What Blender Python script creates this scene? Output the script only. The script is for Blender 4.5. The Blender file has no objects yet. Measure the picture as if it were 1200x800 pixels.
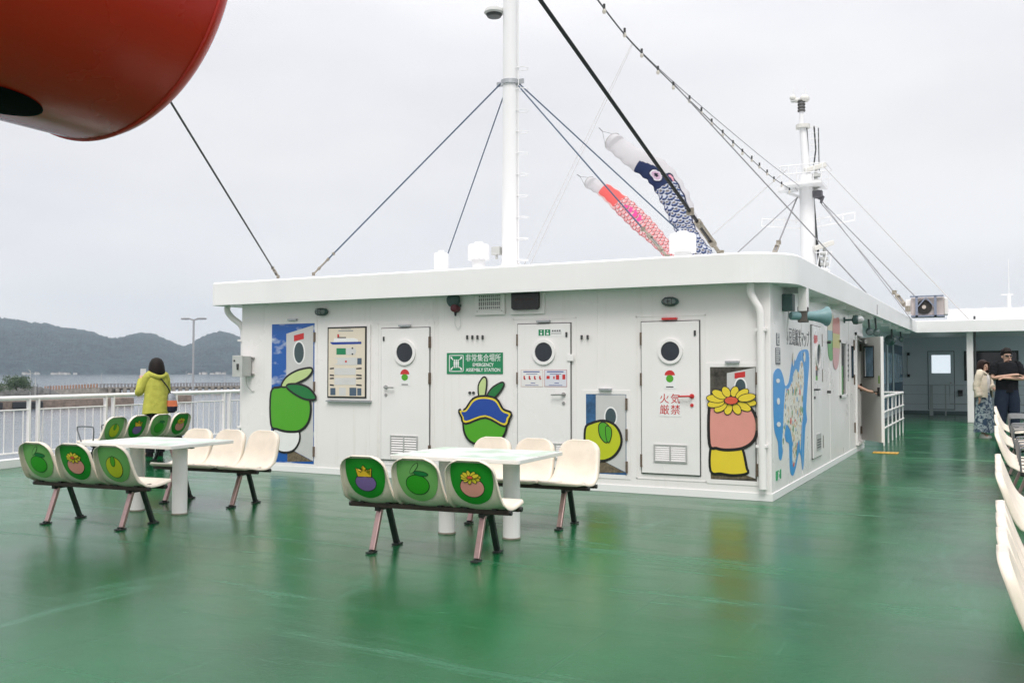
import bpy, bmesh, math, random
from mathutils import Vector, Matrix, noise as mnoise
C = bpy.context.scene.collection
scene = bpy.context.scene
R = math.radians
rnd = random.Random(7)
HAZE_D = .00012

# ---------------------------------------------------------------- camera, sky, sun, exposure
F = 1102.0; YAW = R(27.1); PITCH = math.atan(35 / 1102); H = 1.45
cam_d = bpy.data.cameras.new("camera"); cam = bpy.data.objects.new("camera", cam_d); C.objects.link(cam)
cam.location = (0, 0, H); cam.rotation_euler = (R(90) + PITCH, 0, YAW)
cam_d.sensor_width = 36; cam_d.lens = 36 * F / 1200; cam_d.clip_start = .05; cam_d.clip_end = 20000
scene.camera = cam
SUN_EL, SUN_AZ = R(52), R(158)      # azimuth measured clockwise from +Y
w = bpy.data.worlds.new("World"); scene.world = w; w.use_nodes = True
nt = w.node_tree; nt.nodes.clear()
def wn(t, **k):
    n = nt.nodes.new(t)
    for a, b in k.items(): setattr(n, a, b)
    return n
sky = wn('ShaderNodeTexSky', sky_type='NISHITA'); sky.sun_disc = False
sky.sun_elevation = SUN_EL; sky.sun_rotation = SUN_AZ; sky.air_density = 1.2; sky.dust_density = 3
tc = wn('ShaderNodeTexCoord'); sep = wn('ShaderNodeSeparateXYZ'); nt.links.new(tc.outputs['Generated'], sep.inputs[0])
mp = wn('ShaderNodeMapping'); mp.inputs['Scale'].default_value = (1, 1, 3.2); nt.links.new(tc.outputs['Generated'], mp.inputs[0])
nz = wn('ShaderNodeTexNoise'); nz.inputs['Scale'].default_value = 1.6; nz.inputs['Detail'].default_value = 5; nz.inputs['Roughness'].default_value = .5
nt.links.new(mp.outputs[0], nz.inputs['Vector'])
lum = wn('ShaderNodeMapRange', interpolation_type='SMOOTHSTEP'); lum.inputs[1].default_value = .22; lum.inputs[2].default_value = 1; lum.inputs[3].default_value = 8.9; lum.inputs[4].default_value = 21
nt.links.new(sep.outputs['Z'], lum.inputs[0])
cl = wn('ShaderNodeMapRange'); cl.inputs[1].default_value = .3; cl.inputs[2].default_value = .7; cl.inputs[3].default_value = .88; cl.inputs[4].default_value = 1.08
nt.links.new(nz.outputs[0], cl.inputs[0])
m1 = wn('ShaderNodeMath', operation='MULTIPLY'); nt.links.new(lum.outputs[0], m1.inputs[0]); low = wn('ShaderNodeMapRange'); low.inputs[1].default_value = 0; low.inputs[2].default_value = .22; low.inputs[3].default_value = 1.09; low.inputs[4].default_value = 1; nt.links.new(sep.outputs['Z'], low.inputs[0])
m0 = wn('ShaderNodeMath', operation='MULTIPLY'); nt.links.new(cl.outputs[0], m0.inputs[0]); nt.links.new(low.outputs[0], m0.inputs[1]); nt.links.new(m0.outputs[0], m1.inputs[1])
tint = wn('ShaderNodeMix', data_type='RGBA'); tint.inputs['A'].default_value = (.955, .95, 1.01, 1); tint.inputs['B'].default_value = (1.0, .985, 1.0, 1)
nt.links.new(cl.outputs[0], tint.inputs['Factor'])
tf = wn('ShaderNodeMapRange'); tf.inputs[1].default_value = .9; tf.inputs[2].default_value = 1.05; nt.links.new(cl.outputs[0], tf.inputs[0]); nt.links.new(tf.outputs[0], tint.inputs['Factor'])
vm = wn('ShaderNodeVectorMath', operation='SCALE'); nt.links.new(tint.outputs['Result'], vm.inputs[0]); nt.links.new(m1.outputs[0], vm.inputs['Scale'])
mx = wn('ShaderNodeMix', data_type='RGBA'); mx.inputs['Factor'].default_value = .94
nt.links.new(sky.outputs[0], mx.inputs['A']); nt.links.new(vm.outputs[0], mx.inputs['B'])
bg = wn('ShaderNodeBackground'); bg.inputs['Strength'].default_value = .1
nt.links.new(mx.outputs['Result'], bg.inputs['Color'])
wo = wn('ShaderNodeOutputWorld'); nt.links.new(bg.outputs[0], wo.inputs['Surface'])
sd = bpy.data.lights.new("sun", 'SUN'); sd.energy = 1.75; sd.angle = R(25); sd.color = (1, .955, .90)
sun = bpy.data.objects.new("sun", sd); C.objects.link(sun)
sdir = Vector((math.sin(SUN_AZ) * math.cos(SUN_EL), math.cos(SUN_AZ) * math.cos(SUN_EL), math.sin(SUN_EL)))
sun.rotation_euler = sdir.to_track_quat('Z', 'Y').to_euler(); sun.location = (0, 0, 30)
vs = scene.view_settings; vs.view_transform = 'Standard'; vs.look = 'None'; vs.gamma = 1; vs.exposure = .06; vs.use_curve_mapping = False

# ---------------------------------------------------------------- measuring: a sight line of the survey picture met with a real plane
cy, sy, cp, sp = math.cos(YAW), math.sin(YAW), math.cos(PITCH), math.sin(PITCH)
def ray(px, py):
    x = (px - 600) / F; y = (400 - py) / F
    return Vector((cy * x + sy * sp * y - sy * cp, sy * x - cy * sp * y + cy * cp, y * cp + sp))
def fw(px, py, Y=10.7):
    r = ray(px, py); t = Y / r.y; return (r.x * t, H + r.z * t)          # (X, z) on a wall across the ship
def sw(px, py, X=-2.22):
    r = ray(px, py); t = X / r.x; return (r.y * t, H + r.z * t)          # (Y, z) on a wall along the ship
def at(px, py, Y):
    r = ray(px, py); t = Y / r.y; return Vector((r.x * t, Y, H + r.z * t))
def atx(px, py, X):
    r = ray(px, py); t = X / r.x; return Vector((X, r.y * t, H + r.z * t))

# ---------------------------------------------------------------- materials
MATS = {}
def mat(name, col, rough=.5, metal=0, vary=0, vscale=4, bump=0, bscale=20, spec=.5, coat=0, emit=None, rv=0, bdist=.01):
    if name in MATS: return MATS[name]
    m = bpy.data.materials.new(name); m.use_nodes = True; n = m.node_tree.nodes; l = m.node_tree.links
    p = n['Principled BSDF']
    p.inputs['Base Color'].default_value = (*col, 1); p.inputs['Roughness'].default_value = rough; p.inputs['Metallic'].default_value = metal
    p.inputs['Specular IOR Level'].default_value = spec; p.inputs['Coat Weight'].default_value = coat
    t = n.new('ShaderNodeTexCoord')
    if vary or rv:
        a = n.new('ShaderNodeTexNoise'); a.inputs['Scale'].default_value = vscale; a.inputs['Detail'].default_value = 6; a.inputs['Roughness'].default_value = .6
        l.new(t.outputs['Object'], a.inputs['Vector'])
    if vary:
        r = n.new('ShaderNodeMapRange'); r.inputs[1].default_value = .3; r.inputs[2].default_value = .7; r.inputs[3].default_value = 1 - vary; r.inputs[4].default_value = 1 + vary
        l.new(a.outputs[0], r.inputs[0])
        s = n.new('ShaderNodeVectorMath'); s.operation = 'SCALE'; s.inputs[0].default_value = col; l.new(r.outputs[0], s.inputs['Scale'])
        l.new(s.outputs[0], p.inputs['Base Color'])
    if rv:
        r = n.new('ShaderNodeMapRange'); r.inputs[1].default_value = .35; r.inputs[2].default_value = .65; r.inputs[3].default_value = max(.02, rough - rv); r.inputs[4].default_value = rough + rv
        l.new(a.outputs[0], r.inputs[0]); l.new(r.outputs[0], p.inputs['Roughness'])
    if bump:
        b = n.new('ShaderNodeTexNoise'); b.inputs['Scale'].default_value = bscale; b.inputs['Detail'].default_value = 3; l.new(t.outputs['Object'], b.inputs['Vector'])
        bb = n.new('ShaderNodeBump'); bb.inputs['Strength'].default_value = bump; bb.inputs['Distance'].default_value = bdist
        l.new(b.outputs[0], bb.inputs['Height']); l.new(bb.outputs[0], p.inputs['Normal'])
    if emit: p.inputs['Emission Color'].default_value = (*emit[0], 1); p.inputs['Emission Strength'].default_value = emit[1]
    MATS[name] = m; return m

def painted_steel(name, col, rough=.32, streak=.5):
    """ship's paint: plate undulation, brush marks, faint dirt runs and rust specks"""
    m = mat(name, col, rough); n = m.node_tree.nodes; l = m.node_tree.links; p = n['Principled BSDF']
    g = n.new('ShaderNodeNewGeometry')
    def mapn(scale, loc=(0, 0, 0)):
        q = n.new('ShaderNodeMapping'); q.inputs['Scale'].default_value = scale; q.inputs['Location'].default_value = loc; l.new(g.outputs['Position'], q.inputs[0]); return q
    def noise(q, s, d=5, r=.55):
        a = n.new('ShaderNodeTexNoise'); a.inputs['Scale'].default_value = s; a.inputs['Detail'].default_value = d; a.inputs['Roughness'].default_value = r
        l.new(q.outputs[0], a.inputs['Vector']); return a
    def rng(a, lo, hi, o0, o1):
        r = n.new('ShaderNodeMapRange'); r.inputs[1].default_value = lo; r.inputs[2].default_value = hi; r.inputs[3].default_value = o0; r.inputs[4].default_value = o1; l.new(a, r.inputs[0]); return r.outputs[0]
    def mixc(fac, a, b):
        x = n.new('ShaderNodeMix'); x.data_type = 'RGBA'; l.new(fac, x.inputs['Factor'])
        if isinstance(a, tuple): x.inputs['A'].default_value = (*a, 1)
        else: l.new(a, x.inputs['A'])
        x.inputs['B'].default_value = (*b, 1); return x.outputs['Result']
    broad = noise(mapn((1, 1, 1)), .9)
    runs = noise(mapn((9, 9, .45)), 1.0, 4, .6)
    spots = noise(mapn((1, 1, .55), (3, 1, 7)), 11, 6, .7)
    c = mixc(rng(broad.outputs[0], .35, .7, 0, .6), col, tuple(x * y for x, y in zip(col, (.95, .955, .945))))
    c = mixc(rng(runs.outputs[0], .56, .8, 0, .22 * streak), c, tuple(x * y for x, y in zip(col, (.72, .70, .62))))
    c = mixc(rng(spots.outputs[0], .735, .80, 0, .55 * streak), c, (.36, .22, .13))
    l.new(c, p.inputs['Base Color'])
    l.new(rng(broad.outputs[0], .3, .7, rough - .07, rough + .1), p.inputs['Roughness'])
    b1 = n.new('ShaderNodeBump'); b1.inputs['Strength'].default_value = .6; b1.inputs['Distance'].default_value = .02
    und = noise(mapn((1, 1, 1)), 1.7, 2, .4); l.new(und.outputs[0], b1.inputs['Height'])
    b2 = n.new('ShaderNodeBump'); b2.inputs['Strength'].default_value = .12; b2.inputs['Distance'].default_value = .003
    fine = noise(mapn((1, 1, 1)), 60, 3, .5); l.new(fine.outputs[0], b2.inputs['Height']); l.new(b1.outputs[0], b2.inputs['Normal'])
    l.new(b2.outputs[0], p.inputs['Normal'])
    return m

WHITE = painted_steel('white_paint', (.83, .805, .79), .3, 1.5)
ROOFW = painted_steel('roof_white_paint', (.82, .82, .81), .4, .4)
DOORW = painted_steel('door_white_paint', (.82, .80, .79), .3, .35)
MASTW = painted_steel('mast_paint', (.80, .80, .80), .4, .5)
SHADEW = painted_steel('shaded_white_paint', (.62, .70, .74), .45, .5)  # white paint, the walkway's bluish shade put into its colour
GREYD = painted_steel('grey_door_paint', (.68, .67, .64), .45, .8)
RED = painted_steel('red_paint', (.60, .020, .006), .22, 0)
BLACK = mat('black', (.012, .012, .013), .5)
DARK = mat('dark_grey', (.04, .045, .045), .5, vary=.15)
GLASS = mat('dark_glass', (.015, .022, .03), .08, vary=.3, vscale=3)
STEEL = mat('steel', (.42, .41, .40), .35, .9, vary=.15, vscale=12)
HINGE = mat('hinge_bronze', (.17, .13, .10), .5, .5, vary=.3, vscale=30)
GALV = mat('galvanised', (.42, .44, .45), .45, .6, vary=.12, vscale=9)
BEAM = mat('beam_brown', (.045, .028, .022), .45, .3, vary=.35, vscale=14)
LEG_LIT = mat('leg_lit', (.42, .29, .275), .38, .85, vary=.18, vscale=10)  # leg metal as it looks on the lit side
LEG_SHADE_FOOT = mat('leg_shade_and_foot', (.035, .045, .04), .45, .3, vary=.3, vscale=10)  # same leg metal with shade put into the colour; feet share it
SHELL = mat('cream_shell', (.74, .66, .545), .40, vary=.075, vscale=7, rv=.1, bump=.15, bscale=90, bdist=.001, coat=.15)
TABLEW = mat('table_white', (.78, .77, .73), .25, vary=.04, vscale=3)
REDP = mat('red_plastic', (.55, .03, .03), .4)
GREYBOX = mat('grey_box', (.48, .49, .47), .45, vary=.06)
TEAL = mat('teal_paint', (.17, .30, .31), .4, vary=.12, vscale=8)
TEALD = mat('dark_teal_paint', (.06, .11, .105), .45, vary=.2, vscale=8)
def flat(name, col, rough=.35): return mat(name, col, rough, vary=.03, vscale=6)
INK = flat('ink_black', (.012, .012, .012)); PWHITE = flat('print_white', (.80, .80, .79)); PGREEN = flat('print_green', (.08, .36, .02)); PDGREEN = flat('print_dark_green', (.01, .17, .04))
PLEAF = flat('print_light_leaf', (.50, .62, .27)); PPINK = flat('print_pink', (.68, .29, .24)); PYEL = flat('print_yellow', (.74, .58, .04)); PLIME = flat('print_lime', (.50, .55, .02))
PRED = flat('print_red', (.55, .03, .03)); PBLUE = flat('print_blue', (.015, .05, .30)); PPUR = flat('print_purple', (.20, .12, .33)); PORANGE = flat('print_orange', (.75, .26, .04))
SGREEN = flat('sign_green', (.01, .22, .09)); SEATG1 = flat('seat_green', (.015, .26, .02), .3); SEATG2 = flat('seat_light_green', (.17, .42, .12), .3); PGREY = flat('print_grey', (.35, .36, .36)); PLGREY = flat('print_light_grey', (.62, .62, .61))
MAPBLUE = flat('map_blue', (.02, .29, .68)); TXT = flat('text_dark', (.03, .03, .035)); TXTBLUE = flat('text_blue', (.06, .08, .28)); PCREAM = flat('board_cream', (.72, .64, .52))

# ---------------------------------------------------------------- building helpers
ORG = {}
def root(name, label, cat, loc, group=None, rotz=0):
    o = bpy.data.objects.new(name, None); C.objects.link(o); o.empty_display_size = .2
    o.location = loc; o.rotation_euler = (0, 0, rotz); o['label'] = label; o['category'] = cat
    if group: o['group'] = group
    ORG[o.name] = Vector(loc) if not rotz else Vector(loc)
    return o
def tag(o, label=None, cat=None, group=None, kind=None):
    for k, v in (('label', label), ('category', cat), ('group', group), ('kind', kind)):
        if v: o[k] = v
    return o
def frame_of(d):
    d = Vector(d).normalized(); a = Vector((0, 0, 1)) if abs(d.z) < .9 else Vector((1, 0, 0))
    u = d.cross(a).normalized(); return u, u.cross(d).normalized()
class B:
    def __init__(s): s.v = []; s.f = []; s.m = []; s.mi = 0; s.uv = None
    def mesh(s, vs, fs):
        o = len(s.v); s.v += [Vector(p) for p in vs]; s.f += [[i + o for i in f] for f in fs]; s.m += [s.mi] * len(fs); return s
    def box(s, lo, hi):
        x0, y0, z0 = lo; x1, y1, z1 = hi
        return s.mesh([(x0, y0, z0), (x1, y0, z0), (x1, y1, z0), (x0, y1, z0), (x0, y0, z1), (x1, y0, z1), (x1, y1, z1), (x0, y1, z1)],
                      [(0, 3, 2, 1), (4, 5, 6, 7), (0, 1, 5, 4), (1, 2, 6, 5), (2, 3, 7, 6), (3, 0, 4, 7)])
    def cbox(s, c, size, rz=0, M=None):
        hx, hy, hz = [a / 2 for a in size]; M = M or Matrix.Rotation(rz, 3, 'Z'); c = Vector(c)
        vs = [c + M @ Vector((x * hx, y * hy, z * hz)) for z in (-1, 1) for (x, y) in ((-1, -1), (1, -1), (1, 1), (-1, 1))]
        return s.mesh(vs, [(0, 3, 2, 1), (4, 5, 6, 7), (0, 1, 5, 4), (1, 2, 6, 5), (2, 3, 7, 6), (3, 0, 4, 7)])
    def beam(s, p0, p1, w, h):
        p0, p1 = Vector(p0), Vector(p1); u, v = frame_of(p1 - p0); vs = []
        for p in (p0, p1):
            for a, b in ((-1, -1), (1, -1), (1, 1), (-1, 1)): vs.append(p + u * a * w / 2 + v * b * h / 2)
        return s.mesh(vs, [(0, 1, 2, 3), (7, 6, 5, 4), (0, 4, 5, 1), (1, 5, 6, 2), (2, 6, 7, 3), (3, 7, 4, 0)])
    def cyl(s, p0, p1, r0, r1=None, n=12, caps=True):
        r1 = r0 if r1 is None else r1; return s.tube([p0, p1], [r0, r1], n, caps)
    def tube(s, pts, r, n=8, caps=True):
        pts = [Vector(p) for p in pts]; k = len(pts); rs = r if isinstance(r, (list, tuple)) else [r] * k
        vs = []; u = None
        for i, p in enumerate(pts):
            d = (pts[min(i + 1, k - 1)] - pts[max(i - 1, 0)]).normalized()
            if u is None: u, _ = frame_of(d)
            else: u = (u - d * u.dot(d)).normalized()
            v = d.cross(u)
            for j in range(n):
                a = 2 * math.pi * j / n; vs.append(p + (u * math.cos(a) + v * math.sin(a)) * rs[i])
        fs = [(i * n + j, i * n + (j + 1) % n, (i + 1) * n + (j + 1) % n, (i + 1) * n + j) for i in range(k - 1) for j in range(n)]
        if caps: fs += [tuple(range(n))[::-1], tuple(range((k - 1) * n, k * n))]
        return s.mesh(vs, fs)
    def lathe(s, prof, base, d=(0, 0, 1), n=24):
        """prof: (radius, distance along d)"""
        base = Vector(base); d = Vector(d).normalized(); u, v = frame_of(d); vs = []; k = len(prof)
        for r, h in prof:
            for j in range(n):
                a = 2 * math.pi * j / n; vs.append(base + d * h + (u * math.cos(a) + v * math.sin(a)) * max(r, 1e-4))
        fs = [(i * n + j, i * n + (j + 1) % n, (i + 1) * n + (j + 1) % n, (i + 1) * n + j) for i in range(k - 1) for j in range(n)]
        fs += [tuple(range(n))[::-1], tuple(range((k - 1) * n, k * n))]
        return s.mesh(vs, fs)
    def prism(s, pts, nrm, t):
        """flat outline of real points, t thick along nrm"""
        pts = [Vector(p) for p in pts]; nrm = Vector(nrm); k = len(pts); vs = pts + [p + nrm * t for p in pts]
        return s.mesh(vs, [tuple(range(k))[::-1], tuple(range(k, 2 * k))] + [(i, (i + 1) % k, k + (i + 1) % k, k + i) for i in range(k)])
    def ring(s, c, nrm, r0, r1, t, n=28, sx=1, sz=1):
        c = Vector(c); nrm = Vector(nrm); u, v = frame_of(nrm); vs = []
        for r, o in ((r0, 0), (r1, 0), (r1, t), (r0, t)):
            for j in range(n):
                a = 2 * math.pi * j / n; vs.append(c + nrm * o + (u * math.cos(a) * sx + v * math.sin(a) * sz) * r)
        return s.mesh(vs, [(q * n + j, q * n + (j + 1) % n, ((q + 1) % 4) * n + (j + 1) % n, ((q + 1) % 4) * n + j) for q in range(4) for j in range(n)])
    def build(s, name, mats, parent=None, smooth=False, bevel=0, loc=None, seg=2):
        me = bpy.data.meshes.new(name)
        if parent is not None: o0 = ORG[parent.name]
        elif loc is not None: o0 = Vector(loc)
        else:
            o0 = Vector(((min(p.x for p in s.v) + max(p.x for p in s.v)) / 2, (min(p.y for p in s.v) + max(p.y for p in s.v)) / 2, min(p.z for p in s.v)))
        me.from_pydata([tuple(p - o0) for p in s.v], [], s.f)
        for m in (mats if isinstance(mats, (list, tuple)) else [mats]): me.materials.append(m)
        if max(s.m, default=0): me.polygons.foreach_set('material_index', s.m)
        bm = bmesh.new(); bm.from_mesh(me); bmesh.ops.recalc_face_normals(bm, faces=bm.faces); bm.to_mesh(me); bm.free()
        if smooth: me.polygons.foreach_set('use_smooth', [True] * len(me.polygons))
        me.update()
        o = bpy.data.objects.new(name, me); C.objects.link(o)
        if smooth:
            e = o.modifiers.new('split', 'EDGE_SPLIT'); e.split_angle = R(42)
        if bevel:
            b = o.modifiers.new('bevel', 'BEVEL'); b.width = bevel; b.segments = seg; b.limit_method = 'ANGLE'; b.angle_limit = R(40)
        if parent is not None: o.parent = parent; ORG[o.name] = o0
        else: o.location = o0; ORG[o.name] = o0
        return o
def bx(lo, hi): return B().box(lo, hi)
def ellipse(cx, cz, rx, rz, n=28, rot=0):
    return [(cx + rx * math.cos(a) * math.cos(rot) - rz * math.sin(a) * math.sin(rot), cz + rx * math.cos(a) * math.sin(rot) + rz * math.sin(a) * math.cos(rot)) for a in (2 * math.pi * i / n for i in range(n))]
def smooth_poly(pts, k=5):
    n = len(pts); out = []
    for i in range(n):
        p0, p1, p2, p3 = [Vector((*pts[(i + j) % n], 0)) for j in (-1, 0, 1, 2)]
        for q in range(k):
            t = q / k
            v = .5 * ((2 * p1) + (p2 - p0) * t + (2 * p0 - 5 * p1 + 4 * p2 - p3) * t * t + (3 * p1 - p0 - 3 * p2 + p3) * t ** 3)
            out.append((v.x, v.y))
    return out
def bez(pts, k=8):
    """smooth open curve through 3D points"""
    P = [Vector(p) for p in pts]; P = [P[0] * 2 - P[1]] + P + [P[-1] * 2 - P[-2]]; out = []
    for i in range(1, len(P) - 2):
        for q in range(k):
            t = q / k; a, b, c, d = P[i - 1:i + 3]
            out.append(.5 * ((2 * b) + (c - a) * t + (2 * a - 5 * b + 4 * c - d) * t * t + (3 * b - a - 3 * c + d) * t ** 3))
    out.append(P[-2]); return out
YF = 10.7; XS = -2.22
def fpoly(pts2, off, t=.0015, Y=None):      # (X, z) outline on the front wall
    Y = YF if Y is None else Y
    return B().prism([(x, Y - off, z) for x, z in pts2], (0, -1, 0), t)
def spoly(pts2, off, t=.0015, X=None):      # (Y, z) outline on the side wall
    X = XS if X is None else X
    return B().prism([(X + off, y, z) for y, z in pts2], (1, 0, 0), t)
def fpx(pts, **k): return [fw(*p) for p in pts]
def text_mesh(txt, size, m, name='lettering', parent=None, o0=(0, 0, 0), xdir=(1, 0, 0), up=(0, 0, 1), width=None, align='CENTER', bold=0, ext=.0008, vert=False):
    cu = bpy.data.curves.new(name, 'FONT'); cu.body = '\n'.join(txt) if vert else txt; cu.size = size; cu.align_x = align; cu.align_y = 'CENTER'; cu.extrude = ext; cu.offset = bold
    if vert: cu.space_line = .95
    t = bpy.data.objects.new(name, cu); C.objects.link(t)
    bpy.context.view_layer.update()
    dg = bpy.context.evaluated_depsgraph_get(); me = bpy.data.meshes.new_from_object(t.evaluated_get(dg))
    bpy.data.objects.remove(t); bpy.data.curves.remove(cu)
    xs = [v.co.x for v in me.vertices]
    if not xs: return None
    s = (width / (max(xs) - min(xs))) if width else 1
    X = Vector(xdir).normalized(); U = Vector(up).normalized(); N = X.cross(U)
    base = Vector(o0) - (ORG[parent.name] if parent is not None else Vector((0, 0, 0)))
    for v in me.vertices: v.co = base + X * v.co.x * s + U * v.co.y + N * v.co.z
    me.materials.clear(); me.materials.append(m); me.name = name
    o = bpy.data.objects.new(name, me); C.objects.link(o)
    if parent is not None: o.parent = parent; ORG[o.name] = ORG[parent.name]
    return o
# ================================================================ THE SETTING: deck, sea, hills, haze
def deck_material():
    m = mat('deck_green', (.02, .17, .085), .3); n = m.node_tree.nodes; l = m.node_tree.links; p = n['Principled BSDF']
    g = n.new('ShaderNodeNewGeometry')
    def noise(scale, s, d=6, r=.6, loc=(0, 0, 0), rot=0, dist=0):
        q = n.new('ShaderNodeMapping'); q.inputs['Scale'].default_value = scale; q.inputs['Location'].default_value = loc; q.inputs['Rotation'].default_value = (0, 0, rot); l.new(g.outputs['Position'], q.inputs[0])
        a = n.new('ShaderNodeTexNoise'); a.inputs['Scale'].default_value = s; a.inputs['Detail'].default_value = d; a.inputs['Roughness'].default_value = r; a.inputs['Distortion'].default_value = dist; l.new(q.outputs[0], a.inputs['Vector']); return a.outputs[0]
    def rng(a, lo, hi, o0, o1):
        r = n.new('ShaderNodeMapRange'); r.inputs[1].default_value = lo; r.inputs[2].default_value = hi; r.inputs[3].default_value = o0; r.inputs[4].default_value = o1; l.new(a, r.inputs[0]); return r.outputs[0]
    def mixc(fac, a, b):
        x = n.new('ShaderNodeMix'); x.data_type = 'RGBA'; l.new(fac, x.inputs['Factor'])
        if isinstance(a, tuple): x.inputs['A'].default_value = (*a, 1)
        else: l.new(a, x.inputs['A'])
        x.inputs['B'].default_value = (*b, 1); return x.outputs['Result']
    def mul(a, b):
        x = n.new('ShaderNodeMath'); x.operation = 'MULTIPLY'; l.new(a, x.inputs[0]); l.new(b, x.inputs[1]); return x.outputs[0]
    wear = noise((1, 1, 1), .55, 6, .6)
    scuff = noise((.35, 2.6, 1), 1.1, 8, .7, rot=R(8), dist=.6)
    scuff2 = noise((2.9, .42, 1), .85, 9, .72, (4, 2, 0), rot=R(-14), dist=.35)
    grain = noise((1, 1, 1), 34, 6, .75)
    c = mixc(rng(wear, .35, .7, 0, 1), (.001, .070, .018), (.003, .124, .036))
    c = mixc(rng(scuff, .56, .70, 0, .5), c, (.055, .20, .12))
    c = mixc(rng(scuff2, .57, .68, 0, .5), c, (.06, .215, .13))
    c = mixc(mul(rng(grain, .52, .70, 0, .55), rng(wear, .3, .6, .3, 1)), c, (.015, .09, .05))
    stain = noise((1, 1, 1), 1.3, 5, .65, (9, 3, 0))
    c = mixc(rng(stain, .64, .76, 0, .35), c, (.07, .10, .035))
    # welded plate seams under the paint
    sx = n.new('ShaderNodeSeparateXYZ'); l.new(g.outputs['Position'], sx.inputs[0])
    def seam(sock, period, ofs, wd):
        a = n.new('ShaderNodeMath'); a.operation = 'ADD'; a.inputs[1].default_value = 100 * period + ofs; l.new(sock, a.inputs[0])
        b = n.new('ShaderNodeMath'); b.operation = 'MODULO'; b.inputs[1].default_value = period; l.new(a.outputs[0], b.inputs[0])
        d = n.new('ShaderNodeMath'); d.operation = 'SUBTRACT'; d.inputs[1].default_value = period / 2; l.new(b.outputs[0], d.inputs[0])
        e = n.new('ShaderNodeMath'); e.operation = 'ABSOLUTE'; l.new(d.outputs[0], e.inputs[0]); return rng(e.outputs[0], 0, wd, 1, 0)
    s1 = seam(sx.outputs['X'], 2.4, .75, .012); s2 = seam(sx.outputs['Y'], 5.5, 1.1, .012)
    sm = n.new('ShaderNodeMath'); sm.operation = 'MAXIMUM'; l.new(s1, sm.inputs[0]); l.new(s2, sm.inputs[1])
    c = mixc(rng(sm.outputs[0], 0, 1, 0, .35), c, (.01, .08, .045))
    l.new(c, p.inputs['Base Color'])
    rr = n.new('ShaderNodeMath'); rr.operation = 'ADD'; l.new(rng(wear, .3, .7, .11, .24), rr.inputs[0]); l.new(rng(scuff, .5, .7, 0, .16), rr.inputs[1])
    l.new(rr.outputs[0], p.inputs['Roughness'])
    p.inputs['Specular IOR Level'].default_value = .25
    b0 = n.new('ShaderNodeBump'); b0.inputs['Strength'].default_value = .5; b0.inputs['Distance'].default_value = .012; l.new(noise((1, 1, 1), 1.6, 2, .4), b0.inputs['Height'])
    b1 = n.new('ShaderNodeBump'); b1.inputs['Strength'].default_value = .5; b1.inputs['Distance'].default_value = .0025; l.new(grain, b1.inputs['Height']); l.new(b0.outputs[0], b1.inputs['Normal'])
    b2 = n.new('ShaderNodeBump'); b2.inputs['Strength'].default_value = .2; b2.inputs['Distance'].default_value = .003; l.new(sm.outputs[0], b2.inputs['Height']); l.new(b1.outputs[0], b2.inputs['Normal'])
    l.new(b2.outputs[0], p.inputs['Normal'])
    return m
DECK = deck_material()
def rail_x(Y): return -13.30 - (Y - 9.6) * .107          # port edge of the deck
b = B()
ys = [-4, 48]
b.prism([(rail_x(-4) - .12, -4, 0), (2.6, -4, 0), (2.6, 48, 0), (rail_x(48) - .12, 48, 0)], (0, 0, -1), .35)
tag(b.build('deck', DECK), kind='structure')
b = B(); b.prism([(rail_x(-4) - .25, -4, -.36), (2.75, -4, -.36), (2.75, 48, -.36), (rail_x(48) - .25, 48, -.36)], (0, 0, -1), 7.6)
tag(b.build('hull', WHITE), 'white painted hull of the ferry below the green deck', 'hull')
# white kerb (waterway bar) along the port edge
b = B(); A0 = Vector((rail_x(-4), -4, .06)); A1 = Vector((rail_x(47), 47, .06)); b.beam(A0, A1, .20, .13)

# sea
def sea_material():
    m = mat('sea_water', (.15, .175, .20), .1); n = m.node_tree.nodes; l = m.node_tree.links; p = n['Principled BSDF']
    g = n.new('ShaderNodeNewGeometry')
    def noise(sc, s, d, r, rot=0):
        q = n.new('ShaderNodeMapping'); q.inputs['Scale'].default_value = sc; q.inputs['Rotation'].default_value = (0, 0, rot); l.new(g.outputs['Position'], q.inputs[0])
        a = n.new('ShaderNodeTexNoise'); a.inputs['Scale'].default_value = s; a.inputs['Detail'].default_value = d; a.inputs['Roughness'].default_value = r; l.new(q.outputs[0], a.inputs['Vector']); return a.outputs[0]
    b1 = n.new('ShaderNodeBump'); b1.inputs['Strength'].default_value = .8; b1.inputs['Distance'].default_value = .14; l.new(noise((1, 1.6, 1), .22, 6, .62, .5), b1.inputs['Height'])
    b2 = n.new('ShaderNodeBump'); b2.inputs['Strength'].default_value = .7; b2.inputs['Distance'].default_value = .035; l.new(noise((1, 2, 1), 1.5, 4, .6, .9), b2.inputs['Height']); l.new(b1.outputs[0], b2.inputs['Normal'])
    l.new(b2.outputs[0], p.inputs['Normal'])
    return m
b = B(); b.mesh([(-9000, -9000, -7), (9000, -9000, -7), (9000, 9000, -7), (-9000, 9000, -7)], [(0, 1, 2, 3)])
tag(b.build('sea', sea_material()), kind='structure')

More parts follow.
